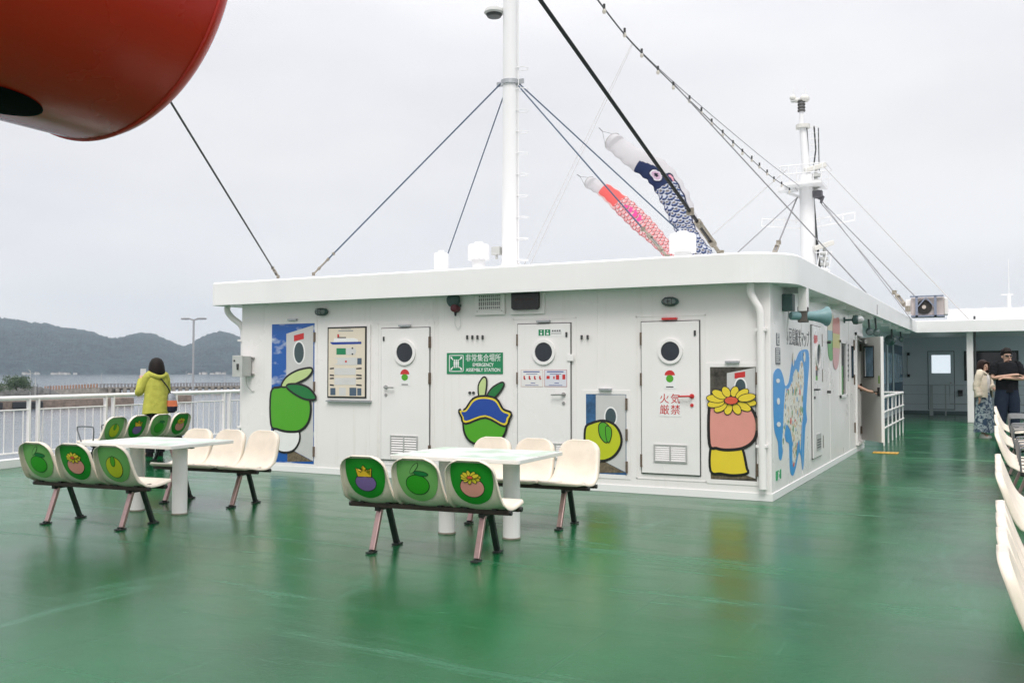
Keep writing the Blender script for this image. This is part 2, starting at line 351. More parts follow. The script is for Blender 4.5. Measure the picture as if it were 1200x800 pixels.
# hills: a height field laid out in true distance, its ridge measured from the skyline
RIDGE = [(-400, 330), (-200, 345), (-80, 362), (0, 372), (20, 375), (38, 378), (55, 379), (75, 384), (92, 386), (107, 388), (120, 393), (132, 396), (142, 395), (155, 391), (168, 389.5), (180, 391), (192, 396), (205, 402), (216, 405.5), (226, 401), (238, 394), (250, 389), (262, 388.5), (274, 392), (290, 400), (330, 408), (400, 412), (700, 415), (1400, 418)]
def ridge(px):
    for (a, ya), (c, yc) in zip(RIDGE, RIDGE[1:]):
        if px <= c: return ya + (yc - ya) * (px - a) / (c - a)
    return 418
def hills():
    b = B(); cols = 1000; rows = 44; vs = []; cam0 = Vector((0, 0, H))
    for i in range(cols):
        px = -380 + 1650 * i / (cols - 1); r = ray(px, 400); hd = Vector((r.x, r.y, 0)).normalized()
        rp = ray(px, ridge(px)); el = rp.z / Vector((rp.x, rp.y)).length
        near = 2800; top = 4000 + 350 * mnoise.noise(Vector((px * .006, 9, 0)))
        hz = el * top
        for j in range(rows):
            t = j / (rows - 8); d = near + (top - near) * t
            if t <= 1: h = hz * (t ** .72)
            else: h = hz * (1 - (t - 1) * 1.5)
            q = cam0 + hd * d
            nz_ = mnoise.fractal(Vector((q.x * .0035, q.y * .0035, 1)), .9, 2.1, 6)
            wgt = math.sin(min(t, 1) * math.pi) * .75 + .04
            z = -7.5 + (h + 7.5 + H) * 1 + nz_ * 34 * wgt + rnd.uniform(-1, 1) * 4.2 * min(1, t * 4)
            if j == 0: z = -9
            vs.append((q.x, q.y, z))
    fs = [(i * rows + j, (i + 1) * rows + j, (i + 1) * rows + j + 1, i * rows + j + 1) for i in range(cols - 1) for j in range(rows - 1)]
    b.mesh(vs, fs)
    m = mat('hazy_hill_forest', (.03, .05, .03), .9); n = m.node_tree.nodes; l = m.node_tree.links; p = n['Principled BSDF']; p.inputs['Specular IOR Level'].default_value = .1
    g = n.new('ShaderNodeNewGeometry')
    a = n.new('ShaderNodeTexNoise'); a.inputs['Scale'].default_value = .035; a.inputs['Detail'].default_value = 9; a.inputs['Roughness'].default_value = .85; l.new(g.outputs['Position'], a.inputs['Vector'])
    cr = n.new('ShaderNodeValToRGB'); cr.color_ramp.elements[0].position = .42; cr.color_ramp.elements[0].color = (.003, .024, .052, 1); cr.color_ramp.elements[1].position = .62; cr.color_ramp.elements[1].color = (.075, .14, .165, 1)  # blue of the distance haze mixed into the forest colours
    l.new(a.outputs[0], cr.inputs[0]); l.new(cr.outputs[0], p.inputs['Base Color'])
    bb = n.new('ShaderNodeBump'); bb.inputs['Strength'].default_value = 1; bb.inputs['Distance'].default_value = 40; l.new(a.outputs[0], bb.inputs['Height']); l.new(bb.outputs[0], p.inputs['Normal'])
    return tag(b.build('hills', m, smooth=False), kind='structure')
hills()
# haze between here and the hills
hz = bx((-4700, -700, -12), (1500, 5200, 420)).build('haze', [])
hm = bpy.data.materials.new('haze_air'); hm.use_nodes = True; hm.node_tree.nodes.clear()
vol = hm.node_tree.nodes.new('ShaderNodeVolumePrincipled'); vol.inputs['Color'].default_value = (.79, .915, 1, 1); vol.inputs['Density'].default_value = HAZE_D; vol.inputs['Anisotropy'].default_value = .1
ho = hm.node_tree.nodes.new('ShaderNodeOutputMaterial'); hm.node_tree.links.new(vol.outputs[0], ho.inputs['Volume']); hz.data.materials.append(hm)
tag(hz, kind='stuff')

# quays, pier and the shore seen past the railing
CONC = mat('concrete', (.26, .235, .205), .85, vary=.35, vscale=.7, bump=.5, bscale=2, bdist=.05)
CONCB = mat('brown_concrete', (.20, .155, .125), .85, vary=.4, vscale=.9, bump=.5, bscale=2, bdist=.05)
RUBBER = mat('rubber', (.015, .018, .022), .7)
ROCK = mat('rock', (.085, .085, .08), .9, vary=.4, vscale=.8)
def gp(px, py, z):
    r = ray(px, py); t = (z - H) / r.z; return Vector((r.x * t, r.y * t, z))
# low near quay
q = root('stone_quay', 'long low brown concrete quay lying in the harbour water beyond the left railing', 'quay', tuple(gp(70, 479, -7)))
def slab(pA, pB, z0, z1, width):
    d = (pB - pA); d.z = 0; d.normalize(); nn = Vector((-d.y, d.x, 0))
    if nn.y < 0: nn = -nn
    a = Vector((pA.x, pA.y, z0)); c = Vector((pB.x, pB.y, z0))
    return B().prism([a, c, c + nn * width, a + nn * width], (0, 0, 1), z1 - z0)
P0 = gp(-120, 484, -7); P1 = gp(157, 474.5, -7)
slab(P0, P1, -8, -5.1, 13).build('quay_wall', CONCB, q, bevel=.1)
d = (P1 - P0).normalized(); nn = Vector((-d.y, d.x, 0)); nn = nn if nn.y > 0 else -nn
b = B()
for k in range(18):
    p = P0 + d * (8 + k * 8.2) + nn * 1.5; b.cbox((p.x, p.y, -4.95), (1.6, .7, .28), math.atan2(d.y, d.x))
b.build('kerb_block', CONC, q)
for px in (52, 109, 148):
    p = gp(px, 478, -6.2); t_ = (p - P0).dot(d); p = P0 + d * t_ - nn * .35
    B().cbox((p.x, p.y, -6.1), (3.2, .6, 1.5), math.atan2(d.y, d.x)).build('fender', RUBBER, q, bevel=.2)
# mooring quay block beyond the woman
Pm0, Pm1 = gp(206, 471, -7), gp(227, 470.5, -7)
slab(Pm0, Pm1, -8, -5.2, 7).build('mooring_dolphin', CONCB, bevel=.08)
tag(bpy.data.objects['mooring_dolphin'], 'square brown concrete mooring block standing alone in the water before the pier', 'mooring block')
# far pier on piles with a parapet
pier = root('pier', 'long grey pier on piles with a picket parapet crossing the bay', 'pier', tuple(gp(200, 461, -7)))
Q0 = gp(116, 462.5, -7); Q1 = gp(330, 458.5, -7)
dq = (Q1 - Q0); Lq = dq.length; dq.normalize(); nq = Vector((-dq.y, dq.x, 0)); nq = nq if nq.y > 0 else -nq
zp = -4.35
slab(Q0, Q1, zp - .55, zp, 9).build('pier_deck', CONC, pier)
slab(Q0 + nq * 1.5, Q1 + nq * 1.5, zp - 1.1, zp - .5, 5).build('pier_beam', mat('dark_concrete', (.10, .10, .10), .85, vary=.2), pier)
npile = 26
pb = B()
for k in range(npile):
    p = Q0 + dq * (4 + k * (Lq - 6) / npile)
    pile = B(); pile.cyl((p.x, p.y, -8), (p.x, p.y, zp - .5), .75, n=8)
    pile.build('pile', CONC, pier)
rl = B(); npk = int(Lq / 1.3)
for k in range(npk):
    p = Q0 + dq * (k * 1.3 + .5); rl.cbox((p.x, p.y, zp + .62), (.66, .3, 1.25), math.atan2(dq.y, dq.x))
e0 = Q0 + Vector((0, 0, zp + 7 + 1.25)); e1 = Q1 + Vector((0, 0, zp + 7 + 1.25)); rl.beam(e0, e1, .35, .2)
rl.build('parapet', mat('parapet_grey', (.24, .235, .24), .8, vary=.2), pier)
# sloping approach ramp with rusty pickets
ramp = root('approach_ramp', 'sloping brown approach ramp with rusty pickets rising to the pier', 'ramp', tuple(gp(85, 466, -7)))
S0 = gp(52, 461, -7); S0 = Vector((S0.x, S0.y, -7)); S1 = Q0.copy()
dr = (S1 - S0); nr = Vector((-dr.y, dr.x, 0)).normalized(); nr = nr if nr.y > 0 else -nr
b = B(); a0 = S0.copy(); a1 = S1.copy()
b.mesh([a0, a1, a1 + nr * 9, a0 + nr * 9, (a0.x, a0.y, -5.6), (a1.x, a1.y, zp), (a1 + nr * 9).to_tuple()[:2] + (zp,), (a0 + nr * 9).to_tuple()[:2] + (-5.6,)],
       [(0, 3, 2, 1), (4, 5, 6, 7), (0, 1, 5, 4), (1, 2, 6, 5), (2, 3, 7, 6), (3, 0, 4, 7)])
b.build('ramp_slab', CONC, ramp)
b = B()
for k in range(19):
    t = (k + .3) / 19; p = S0.lerp(S1, t); zz = -5.6 + (zp + 5.6) * t; b.cbox((p.x, p.y, zz + .7), (.7, .25, 1.4), 0)
b.build('pickets', mat('rusty_concrete', (.30, .17, .11), .8, vary=.3), ramp)
# rocky spit with the tree on it
b = B(); vs = []
c0 = gp(18, 466, -7); N = 30
for i in range(N + 1):
    for j in range(9):
        u = i / N * 2 - 1; v = j / 8 * 2 - 1
        h = max(0, 1 - u * u) ** .7 * max(0, 1 - v * v) * 4.4
        r_ = ray(18, 466); dd = Vector((r_.x, r_.y, 0)).normalized(); rt = Vector((-dd.y, dd.x, 0)) * -1
        p = c0 + rt * u * 14 + dd * (10 + v * 10); vs.append((p.x + rnd.uniform(-.3, .3), p.y + rnd.uniform(-.3, .3), -7.3 + h + rnd.uniform(-.25, .35) * (h > 0)))
b.mesh(vs, [(i * 9 + j, (i + 1) * 9 + j, (i + 1) * 9 + j + 1, i * 9 + j + 1) for i in range(N) for j in range(8)])
tag(b.build('spit', ROCK), kind='structure')
# more rocky shore far left
def tree(name, label, base, hgt, wid, n, seed, group=None):
    rr = random.Random(seed); t = root(name, label, 'tree', tuple(base), group)
    b = B(); top = base + Vector((0, 0, hgt * .7)); b.tube([base, base.lerp(top, .5) + Vector((.2, 0, 0)), top], [hgt * .035, hgt * .025, hgt * .01], 7)
    for k in range(7):
        a = rr.uniform(0, 6.28); s = base.lerp(top, rr.uniform(.2, .8)); b.tube([s, s + Vector((math.cos(a) * wid * .35, math.sin(a) * wid * .35, hgt * .2))], [hgt * .014, hgt * .005], 5)
    b.build('trunk', mat('bark', (.08, .06, .045), .9, vary=.3), t)
    lf = B(); blobs = [(Vector((rr.uniform(-.34, .34) * wid, rr.uniform(-.34, .34) * wid, rr.uniform(.22, .8) * hgt)), rr.uniform(.16, .28) * wid) for _ in range(22)]
    for c, r in blobs:
        for _ in range(n // 22):
            d = Vector((rr.gauss(0, 1), rr.gauss(0, 1), rr.gauss(0, 1))).normalized() * r * rr.uniform(.35, 1.08); d.z *= .8
            p = base + c + d; s = rr.uniform(.12, .26); u = Vector((rr.gauss(0, 1), rr.gauss(0, 1), rr.gauss(0, 1))).normalized(); v = u.orthogonal().normalized()
            lf.mi = rr.choice((0, 0, 1)); lf.mesh([p - u * s, p + v * s * .6, p + u * s, p - v * s * .6], [(0, 1, 2, 3)])
    lf.build('crown', [mat('leaf_dark', (.035, .075, .03), .6, vary=.3, vscale=2), mat('leaf_mid', (.07, .12, .04), .6, vary=.3, vscale=2)], t)
    return t
rr_ = ray(22, 470); dd = Vector((rr_.x, rr_.y, 0)).normalized()
tb = gp(19, 467, -7) + dd * 7; tb.z = -4.6
tree('broadleaf_tree', 'dark green broadleaf tree standing on the rocky spit at far left', tb, 4.6, 8.0, 4200, 3)
tb2 = gp(-6, 469, -7) + dd * 7; tb2.z = -5.0
tree('low_tree', 'low dark shrub cut off by the left edge of the photograph on the spit', tb2, 3.4, 4.6, 1500, 5)
# poles on the pier and shore
LAMPM = mat('pole_grey', (.36, .37, .38), .5, .4)
def lamp_post(px, ytop, Y, zbase, label, r=.09, heads=2, armx=1.0):
    top = at(px, ytop, Y); t = root('lamp_post', label, 'lamp post', (top.x, Y, zbase))
    B().cyl((top.x, Y, zbase), (top.x, Y, top.z), r * 1.15, r * .7, 10).build('pole', LAMPM, t, smooth=True)
    for s in ((-1, 1) if heads == 2 else (1,)):
        b = B(); b.beam((top.x, Y, top.z - .05), (top.x + s * armx * .45, Y + s * .1, top.z + .03), .08, .08)
        b.build('arm', LAMPM, t)
        B().cbox((top.x + s * armx * .8, Y + s * .15, top.z + .03), (armx * .8, .32, .1)).build('lamp_head', LAMPM, t, bevel=.03)
    return t
lamp_post(227, 374, 38, -6.6, 'tall grey lamp post with two flat heads standing before the pier left of the deckhouse', .075, 2, .55)
b = slab(Vector((at(227, 374, 38).x - 4, 37.2, -7)), Vector((at(227, 374, 38).x + 4, 37.2, -7)), -8, -6.6, 2.4)
tag(b.build('lamp_quay', CONC), 'small concrete quay under the tall double lamp post', 'quay')
for px, yt, lab in ((119, 437, 'thin dark pole on the pier head where the ramp meets the pier'), (218, 435, 'thin grey lamp pole on the pier just left of the tall double lamp post'), (263.5, 435, 'thin grey lamp pole on the pier beside the deckhouse wall')):
    p = Q0 + dq * ((px - 116) / 214 * Lq) + nq * 6
    r_ = ray(px, 452); k = p.y / r_.y; p = Vector((r_.x * k, p.y, zp)); rt = ray(px, yt); tz = H + rt.z * (p.y / rt.y)
    o = B().cyl((p.x, p.y, zp), (p.x, p.y, tz), .14, .09, 6); o.cbox((p.x + .25, p.y, tz), (.9, .3, .15)); tag(o.build('light_pole', LAMPM), lab, 'light pole', 'light poles along the pier')
# masts of small craft / harbour lights left of the ramp
for px, yt, yb, lab in ((35, 434, 462, 'pale harbour signal mast with crossarm right of the dark tree'), (41, 443, 462, 'slim grey post beside the pale signal mast'), (44, 450, 458, 'short dark post left of the ramp foot'), (58.5, 451, 457, 'short dark post on the ramp')):
    p = gp(px, 466, -7); rt = ray(px, yt); tz = H + rt.z * (p.y / rt.y)
    o = B().cyl((p.x, p.y, -6.9), (p.x, p.y, tz), .16, .10, 6)
    if px == 35: o.beam((p.x - 2.2, p.y, tz - 1.0), (p.x + 1.4, p.y, tz - .9), .16, .16); o.beam((p.x - .9, p.y, tz + .3), (p.x + .2, p.y, tz - .4), .14, .14)
    tag(o.build('harbour_post', mat('post_grey' if px in (35, 41) else 'post_dark', (.45, .45, .43) if px in (35, 41) else (.07, .07, .08), .6)), lab, 'post')
# pale far-shore houses at the foot of the hills
hr = random.Random(11)
for k in range(26):
    px = hr.choice((hr.uniform(28, 50), hr.uniform(62, 90), hr.uniform(150, 278), hr.uniform(235, 278))); r_ = ray(px, 437)
    hd = Vector((r_.x, r_.y, 0)).normalized(); dd_ = 2795 + hr.uniform(-10, 5); p = hd * dd_
    wd = hr.uniform(5, 14); hh = hr.uniform(2.5, 5.5)
    o = B(); o.mi = 0; o.cbox((p.x, p.y, -7 + hh / 2), (wd, 9, hh), hr.uniform(-.4, .4)); o.mi = 1; o.cbox((p.x, p.y, -7 + hh + .8), (wd + 1.5, 7, 1.6), 0)
    o = o.build('shore_house', [mat('house_pale', (.48, .46, .43), .8), mat('house_roof', (.22, .20, .20), .8)])
    tag(o, 'tiny pale house on the far shore at the foot of the hills', 'house', 'houses along the far shore')
# ================================================================ DECKHOUSE
XL, YFAR = -10.03, 35.4
house = root('deckhouse', 'white steel deckhouse with round-windowed doors and rounded overhanging roof on the green deck', 'deckhouse', ((XL + XS) / 2, YF, 0))
ZW = 2.50
OY0, OY1, OZ0, OZ1 = 18.02, 18.82, .16, 2.1           # doorway in the long side wall
b = B()
b.box((XL, YF, 0), (XS, YF + .12, ZW))                # front
b.box((XS - .12, YF + .12, 0), (XS, OY0, ZW + .06))     # side up to the doorway
b.box((XS - .12, OY0, OZ1), (XS, OY1 + .25, ZW + .06))  # over the doorway
b.box((XS - .12, OY0, 0), (XS, OY1, OZ0))
b.box((XS - .12, OY1, 0), (XS, OY1 + .25, OZ1))
b.box((XL, YF + .12, 0), (XL + .12, 44, ZW))          # port side
wall = b.build('wall', WHITE, house, bevel=.012)
# recessed continuation past the doorway, white paint with shade toned into its colour
XR = -2.8
b = B(); b.box((XR - .12, OY1 + .25, 0), (XR, YFAR, ZW + .14)); b.box((XR, OY1 + .13, 0), (XS - .12, OY1 + .25, ZW + .06))
b.box((XR, YFAR, 0), (2.4, YFAR + .12, ZW + .14))
b.build('recessed_wall', SHADEW, house, bevel=.01)
# passage inside the doorway
b = B(); b.box((-4.6, 16.6, .12), (XS - .12, OY1 + .13, .155)); b.box((-4.7, 16.6, .155), (-4.6, OY1 + .13, 2.4)); b.box((-4.6, 16.5, .155), (XS - .12, 16.6, 2.4)); b.box((-4.6, 16.6, 2.4), (XS - .12, OY1 + .13, 2.43)); b.box((-4.6, OY1 + .13, .155), (XR - .12, OY1 + .23, 2.4))
b.build('passage_lining', mat('passage_grey', (.16, .15, .14), .6, vary=.1), house)
# toe plate along the foot of the walls
b = B(); b.box((XL - .012, YF - .012, .002), (XS + .012, YF, .085)); b.box((XS, YF, .002), (XS + .012, OY1 + .25, .085)); b.build('toe_plate', ROOFW, house)
b = B(); b.box((XR, OY1 + .25, .002), (XR + .015, YFAR, .1)); b.box((XR + .015, YFAR - .015, .002), (2.4, YFAR, .1)); b.build('dark_toe_plate', mat('toe_grey', (.14, .19, .20), .5, vary=.1), house)
# vertical weld seams on the plating
b = B()
for px in (433, 507, 700):
    X = fw(px, 450)[0]; b.box((X - .004, YF - .004, .09), (X + .004, YF, ZW - .05))
for yy in (12.6, 14.95, 17.1): b.box((XS, yy - .004, .09), (XS + .004, yy + .004, ZW))
b.build('weld_seam', WHITE, house)

# roof slab with rounded front corner; it rises forward with the sheer of the ship
def zs(y): return (y - 10.4) * .0062
RX, RYF = -1.95, 10.42
def roof_plan(g=0):
    pts = [(-10.40 - g, 46)]
    for i in range(5): a = math.pi + i / 4 * math.pi / 2; pts.append((-10.30 + (.10 + g) * math.cos(a), RYF + .10 + (.10 + g) * math.sin(a)))
    rc = .62
    for i in range(13): a = -math.pi / 2 + i / 12 * math.pi / 2; pts.append((RX - rc + (rc + g) * math.cos(a), RYF + rc + (rc + g) * math.sin(a)))
    pts += [(RX + g, 14), (RX + g, 18), (RX + g, 22), (RX + g, 26)]
    for i in range(5): a = math.pi - i / 4 * math.pi / 2; pts.append((RX + .08 + (.08 - g) * math.cos(a), 29.22 + (.08 - g) * math.sin(a)))
    pts += [(2.75, 29.3 - g), (2.75, 46)]
    return pts
def roof_loop(zb, g=0): return [Vector((x, y, zb + zs(y) - (.016 * ((x + 6.2) / 4.4) ** 2 if y < 11.3 else 0) * 1.0)) for x, y in roof_plan(g)]
def band(loops):
    b = B(); k = len(loops[0]); vs = [p for lp in loops for p in lp]; m = len(loops)
    b.mesh(vs, [(q * k + i, q * k + (i + 1) % k, (q + 1) * k + (i + 1) % k, (q + 1) * k + i) for q in range(m - 1) for i in range(k)] + [tuple(range(k))[::-1], tuple(range((m - 1) * k, m * k))])
    return b
roof = band([roof_loop(2.455, -.02), roof_loop(2.445), roof_loop(2.765), roof_loop(2.785, -.02)]).build('roof', ROOFW, house, smooth=False)
for p in roof.data.polygons: p.use_smooth = False
# underside beams of the side overhang
for y in [11.6 + 1.8 * k for k in range(10)]:
    B().box((XS, y, 2.38 + zs(y)), (RX - .06, y + .012, 2.455 + zs(y))).build('roof_bracket', ROOFW, house)
# front door builder (real metres on the front wall)
def ring_window(parent, X, z, r, off, m=DOORW, nrm=(0, -1, 0), base=None):
    c = Vector((X, YF - off, z)) if base is None else base
    w_ = B().ring(c, nrm, r * .93, r * 1.22, .022, 36).build('window', m, parent, smooth=True, bevel=.004)
    B().cyl(c, c + Vector(nrm) * .006, r * .94, n=36).build('glass', GLASS, w_)
    return w_
def handle(parent, X, z, dirx, off, m=STEEL, lock=True):
    b = B(); b.cyl((X, YF - off, z), (X, YF - off - .012, z), .028, n=14); b.cyl((X, YF - off, z), (X, YF - off - .055, z), .011, n=10)
    b.tube([(X, YF - off - .05, z), (X + dirx * .04, YF - off - .055, z), (X + dirx * .15, YF - off - .05, z - .004)], .0105, 8)
    if lock: b.cyl((X, YF - off, z - .105), (X, YF - off - .012, z - .105), .02, n=12)
    return b.build('handle', m, parent, smooth=True)
def louvre(parent, x0, x1, z0, z1, off):
    b = B(); y = YF - off; t = .018
    for a, c in (((x0, y - .014, z0), (x1, y, z0 + t)), ((x0, y - .014, z1 - t), (x1, y, z1)), ((x0, y - .014, z0 + t), (x0 + t, y, z1 - t)), ((x1 - t, y - .014, z0 + t), (x1, y, z1 - t)), (((x0 + x1) / 2 - .01, y - .0135, z0 + t), ((x0 + x1) / 2 + .01, y, z1 - t))): b.box(a, c)
    fr = b.build('louvre', STEEL, parent)
    fr.data.materials[0] = mat('louvre_grey', (.50, .50, .49), .4, .3)
    s = B(); n = 7
    for k in range(n):
        z = z0 + t + (z1 - z0 - 2 * t) * (k + .5) / n; s.mesh([(x0 + t, y - .003, z + .012), (x1 - t, y - .003, z + .012), (x1 - t, y - .013, z - .010), (x0 + t, y - .013, z - .010)], [(0, 1, 2, 3)])
    s.build('slats', DOORW, fr)
    B().box((x0 + t, y - .002, z0 + t), (x1 - t, y - .0005, z1 - t)).build('dark_back', DARK, fr)
def front_door(x0, x1, z0, z1, hinge_left, handle_z, hm=STEEL, win=None, lou=None, bolt=True, cap=None, label=None):
    d = B().box((x0, YF - .026, z0), (x1, YF - .004, z1)).build('door', DOORW, house, bevel=.006)
    if label: d['label'] = label
    g = .011
    b = B(); b.box((x0 - g, YF - .008, z0 - g), (x1 + g, YF - .001, z1 + g)); b.build('gasket', mat('gap_dark', (.07, .07, .07), .8), d)
    b = B(); o = .075
    for a, c in (((x0 - o, YF - .005, z0 - o), (x0 - o + .012, YF, z1 + o)), ((x1 + o - .012, YF - .005, z0 - o), (x1 + o, YF, z1 + o)), ((x0 - o, YF - .005, z1 + o - .012), (x1 + o, YF, z1 + o)), ((x0 - o, YF - .005, z0 - o), (x1 + o, YF, z0 - o + .012))): b.box(a, c)
    b.build('door_frame', WHITE, d)
    hx = x0 - .004 if hinge_left else x1 + .004
    for t in (.89, .62, .08):
        z = z0 + (z1 - z0) * t; b = B(); b.cyl((hx, YF - .028, z - .075), (hx, YF - .028, z + .075), .011, n=8); b.box((hx - .016, YF - .024, z - .075), (hx + .016, YF - .0, z + .075)); b.build('hinge', HINGE, d)
    xh = x1 - .085 if hinge_left else x0 + .085
    handle(d, xh, handle_z, -1 if hinge_left else 1, .026, hm)
    if win: ring_window(d, win[0], win[1], win[2], .026)
    if lou: louvre(d, *lou, .026)
    xb = x1 - .045 if hinge_left else x0 + .045
    B().box((xb - .012, YF - .04, z1 - .17), (xb + .012, YF - .026, z1 - .11)).build('bolt', DARK, d, bevel=.003)
    B().box(((x0 + x1) / 2 - .09, YF - .05, z1 + .02), ((x0 + x1) / 2 + .09, YF - .001, z1 + .045)).build('drip_rail', cap or GALV, d)
    return d
d1 = front_door(-7.48, -6.71, .25, 2.035, False, 1.235, win=(fw(476, 413)[0], fw(476, 413)[1], .142), lou=(*[fw(459, 500)[0], fw(491, 500)[0]], fw(475, 533)[1], fw(475, 510)[1]), label='plain white door with louvre, the leftmost door in the front wall')
X0, X1 = fw(607.5, 450)[0], fw(669, 450)[0]
d2 = front_door(X0, X1, .25, 2.045, True, fw(655, 462)[1], win=(fw(638.5, 412.5)[0], fw(638.5, 412.5)[1], .130), lou=(fw(638, 500)[0], fw(669, 500)[0] - .03, .36, .56), label='middle door of the front wall, with toilet sign and two notices')
X0, X1 = fw(752.5, 450)[0], fw(820, 450)[0]
d3 = front_door(X0, X1, .25, 2.035, True, fw(813, 464)[1], REDP, win=(fw(786.5, 411.5)[0], fw(786.5, 411.5)[1], .122), lou=(fw(767, 500)[0], fw(806, 500)[0], fw(786, 541.5)[1], fw(786, 520.5)[1]), cap=REDP, label='right door of the front wall, with red lever handle')
# white cover plate on the second door
a = fw(669.5, 419); B().cbox((a[0], YF - .034, a[1]), (.085, .014, .085)).build('lock_cover', DOORW, house, bevel=.004)
# little wall fittings
def hooks(pxs, y, cat_label):
    r_ = root('coat_hook', cat_label, 'hooks', (fw(pxs[0], y)[0], YF, fw(pxs[0], y)[1]), 'small hook rows on the front wall')
    for i, px in enumerate(pxs):
        X, z = fw(px, y); b = B(); b.cbox((X, YF - .012, z), (.022, .024, .05)); b.tube([(X, YF - .02, z + .015), (X + .02, YF - .045, z), (X + .012, YF - .05, z - .03)], .006, 6)
        b.build('hook', DARK, r_, bevel=.002)
    return r_
hooks((548, 554, 560, 566), 395, 'row of small dark hooks on the wall just above the green assembly sign')
hooks((682, 689), 395, 'pair of small dark hooks right of the middle door')
X, z = fw(551, 460); b = B()
for k in (0, .055): b.cyl((X + k, YF, z), (X + k, YF - .02, z), .018, n=12)
tag(b.build('wall_socket', DARK, smooth=True), 'two small round black wall studs under the green assembly sign', 'wall studs')

# printed trick panels: a photograph of an open door under sky (the mascots on them are left out, plain fruit and flower shapes stand in)
def cloudsky(name='panel_sky'):
    m = mat(name, (.02, .12, .42), .3); n = m.node_tree.nodes; l = m.node_tree.links; p = n['Principled BSDF']
    t = n.new('ShaderNodeTexCoord'); q = n.new('ShaderNodeMapping'); q.inputs['Scale'].default_value = (2, 1, 5); l.new(t.outputs['Object'], q.inputs[0])
    a = n.new('ShaderNodeTexNoise'); a.inputs['Scale'].default_value = 1.3; a.inputs['Detail'].default_value = 6; l.new(q.outputs[0], a.inputs['Vector'])
    cr = n.new('ShaderNodeValToRGB'); cr.color_ramp.elements[0].position = .54; cr.color_ramp.elements[0].color = (.012, .10, .38, 1); cr.color_ramp.elements[1].position = .68; cr.color_ramp.elements[1].color = (.62, .66, .72, 1)
    l.new(a.outputs[0], cr.inputs[0]); l.new(cr.outputs[0], p.inputs['Base Color']); return m
SKYP = cloudsky()
GRIT = mat('panel_ground', (.14, .11, .07), .8, vary=.5, vscale=30)
WOODS = mat('panel_woods', (.06, .055, .045), .8, vary=.7, vscale=14)
def panel(name, label, quad, skyq, doorq, sticker, win, ground, skym, hinges):
    xs = [fw(*p)[0] for p in quad]; r_ = root(name, label, 'printed panel', (sum(xs) / 4, YF, fw(*quad[2])[1]))
    q = fpx(quad); x0, x1 = min(p[0] for p in q), max(p[0] for p in q); z0, z1 = min(p[1] for p in q), max(p[1] for p in q)
    b = B(); o = .05
    for a, c in (((x0 - o, YF - .006, z0 - o), (x0, YF - .0005, z1 + o)), ((x1, YF - .006, z0 - o), (x1 + o, YF - .0005, z1 + o)), ((x0, YF - .006, z1), (x1, YF - .0005, z1 + o)), ((x0, YF - .006, z0 - o), (x1, YF - .0005, z0))): b.box(a, c)
    b.build('frame', WHITE, r_, bevel=.002)
    fpoly([(x0, z0), (x1, z0), (x1, z1), (x0, z1)], .002, .002).build('backing', skym, r_)
    if ground: fpoly(fpx(ground), .0045).build('printed_ground', GRIT, r_)
    dd_ = fpoly(fpx(doorq), .0065).build('printed_door', flat('panel_door', (.56, .56, .55)), r_)
    if win:
        (cx, cz, rx, rz) = win; fpoly(fpx(ellipse(cx, cz, rx + 1.6, rz + 1.8)), .0085).build('printed_rim', PWHITE, r_); fpoly(fpx(ellipse(cx, cz, rx, rz)), .0105).build('printed_window', flat('panel_glass', (.05, .08, .09)), r_)
    if sticker: fpoly(fpx(sticker), .0085).build('printed_label', PRED, r_)
    b = B(); b.box(((x0 + x1) / 2 - .08, YF - .04, z1 + .045), ((x0 + x1) / 2 + .08, YF - .001, z1 + .07)); b.build('drip_rail', GALV, r_)
    for t in hinges:
        z = z0 + (z1 - z0) * t; b = B(); b.box((x1 - .004, YF - .03, z - .07), (x1 + .018, YF - .006, z + .07)); b.build('hinge', HINGE, r_)
    return r_
def motif(parent, layers):
    """layers: (outline px, material, outline grow); every layer sits 2 mm proud of the last"""
    off = .013
    for nm, pts, m, ol in layers:
        P = fpx(smooth_poly(pts, 4)) if len(pts) < 24 else fpx(pts)
        if ol:
            cx = sum(p[0] for p in P) / len(P); cz = sum(p[1] for p in P) / len(P); k = len(P); G = []
            for i, p in enumerate(P):
                a = Vector(P[i - 1]); c = Vector(P[(i + 1) % k]); t = (c - a).normalized(); nn = Vector((t.y, -t.x)); sgn = 1 if nn.dot(Vector(p) - Vector((cx, cz))) > 0 else -1; G.append((p[0] + nn.x * ol * sgn, p[1] + nn.y * ol * sgn))
            fpoly(G, off).build(nm + '_outline', INK, parent); off += .002
        fpoly(P, off).build(nm, m, parent); off += .002
p1 = panel('door_picture', 'tall wall panel printed with blue sky, an open door and a big green fruit shape', [(319, 380), (368, 380), (368, 541), (319, 541)], None,
           [(336, 391), (367.5, 381), (367.5, 540), (336, 523)], [(345, 393), (356.5, 390), (356.5, 397), (345, 400)], (351, 413, 5.6, 12), [(337, 524), (367, 540.5), (337, 540.5)], SKYP, (.9, .55, .09))
motif(p1, [('printed_blob', [(329, 500), (346, 500), (351, 508), (350, 518), (343, 527), (330, 528), (321, 520), (321, 506)], PWHITE, .028),
           ('printed_fruit', [(319.5, 460), (328, 455), (341, 453), (354, 457), (362, 467), (364, 480), (361, 494), (352, 503), (338, 504), (326, 501), (319.5, 496)], PGREEN, .035),
           ('printed_leaf', [(332, 451), (338, 442), (350, 435), (364, 432), (366, 435), (360, 442), (348, 448), (336, 452)], PLEAF, .03),
           ('printed_dark_leaf', [(338, 452), (350, 451), (362, 455), (370, 464), (369, 467), (358, 466), (345, 459)], PDGREEN, .03)])
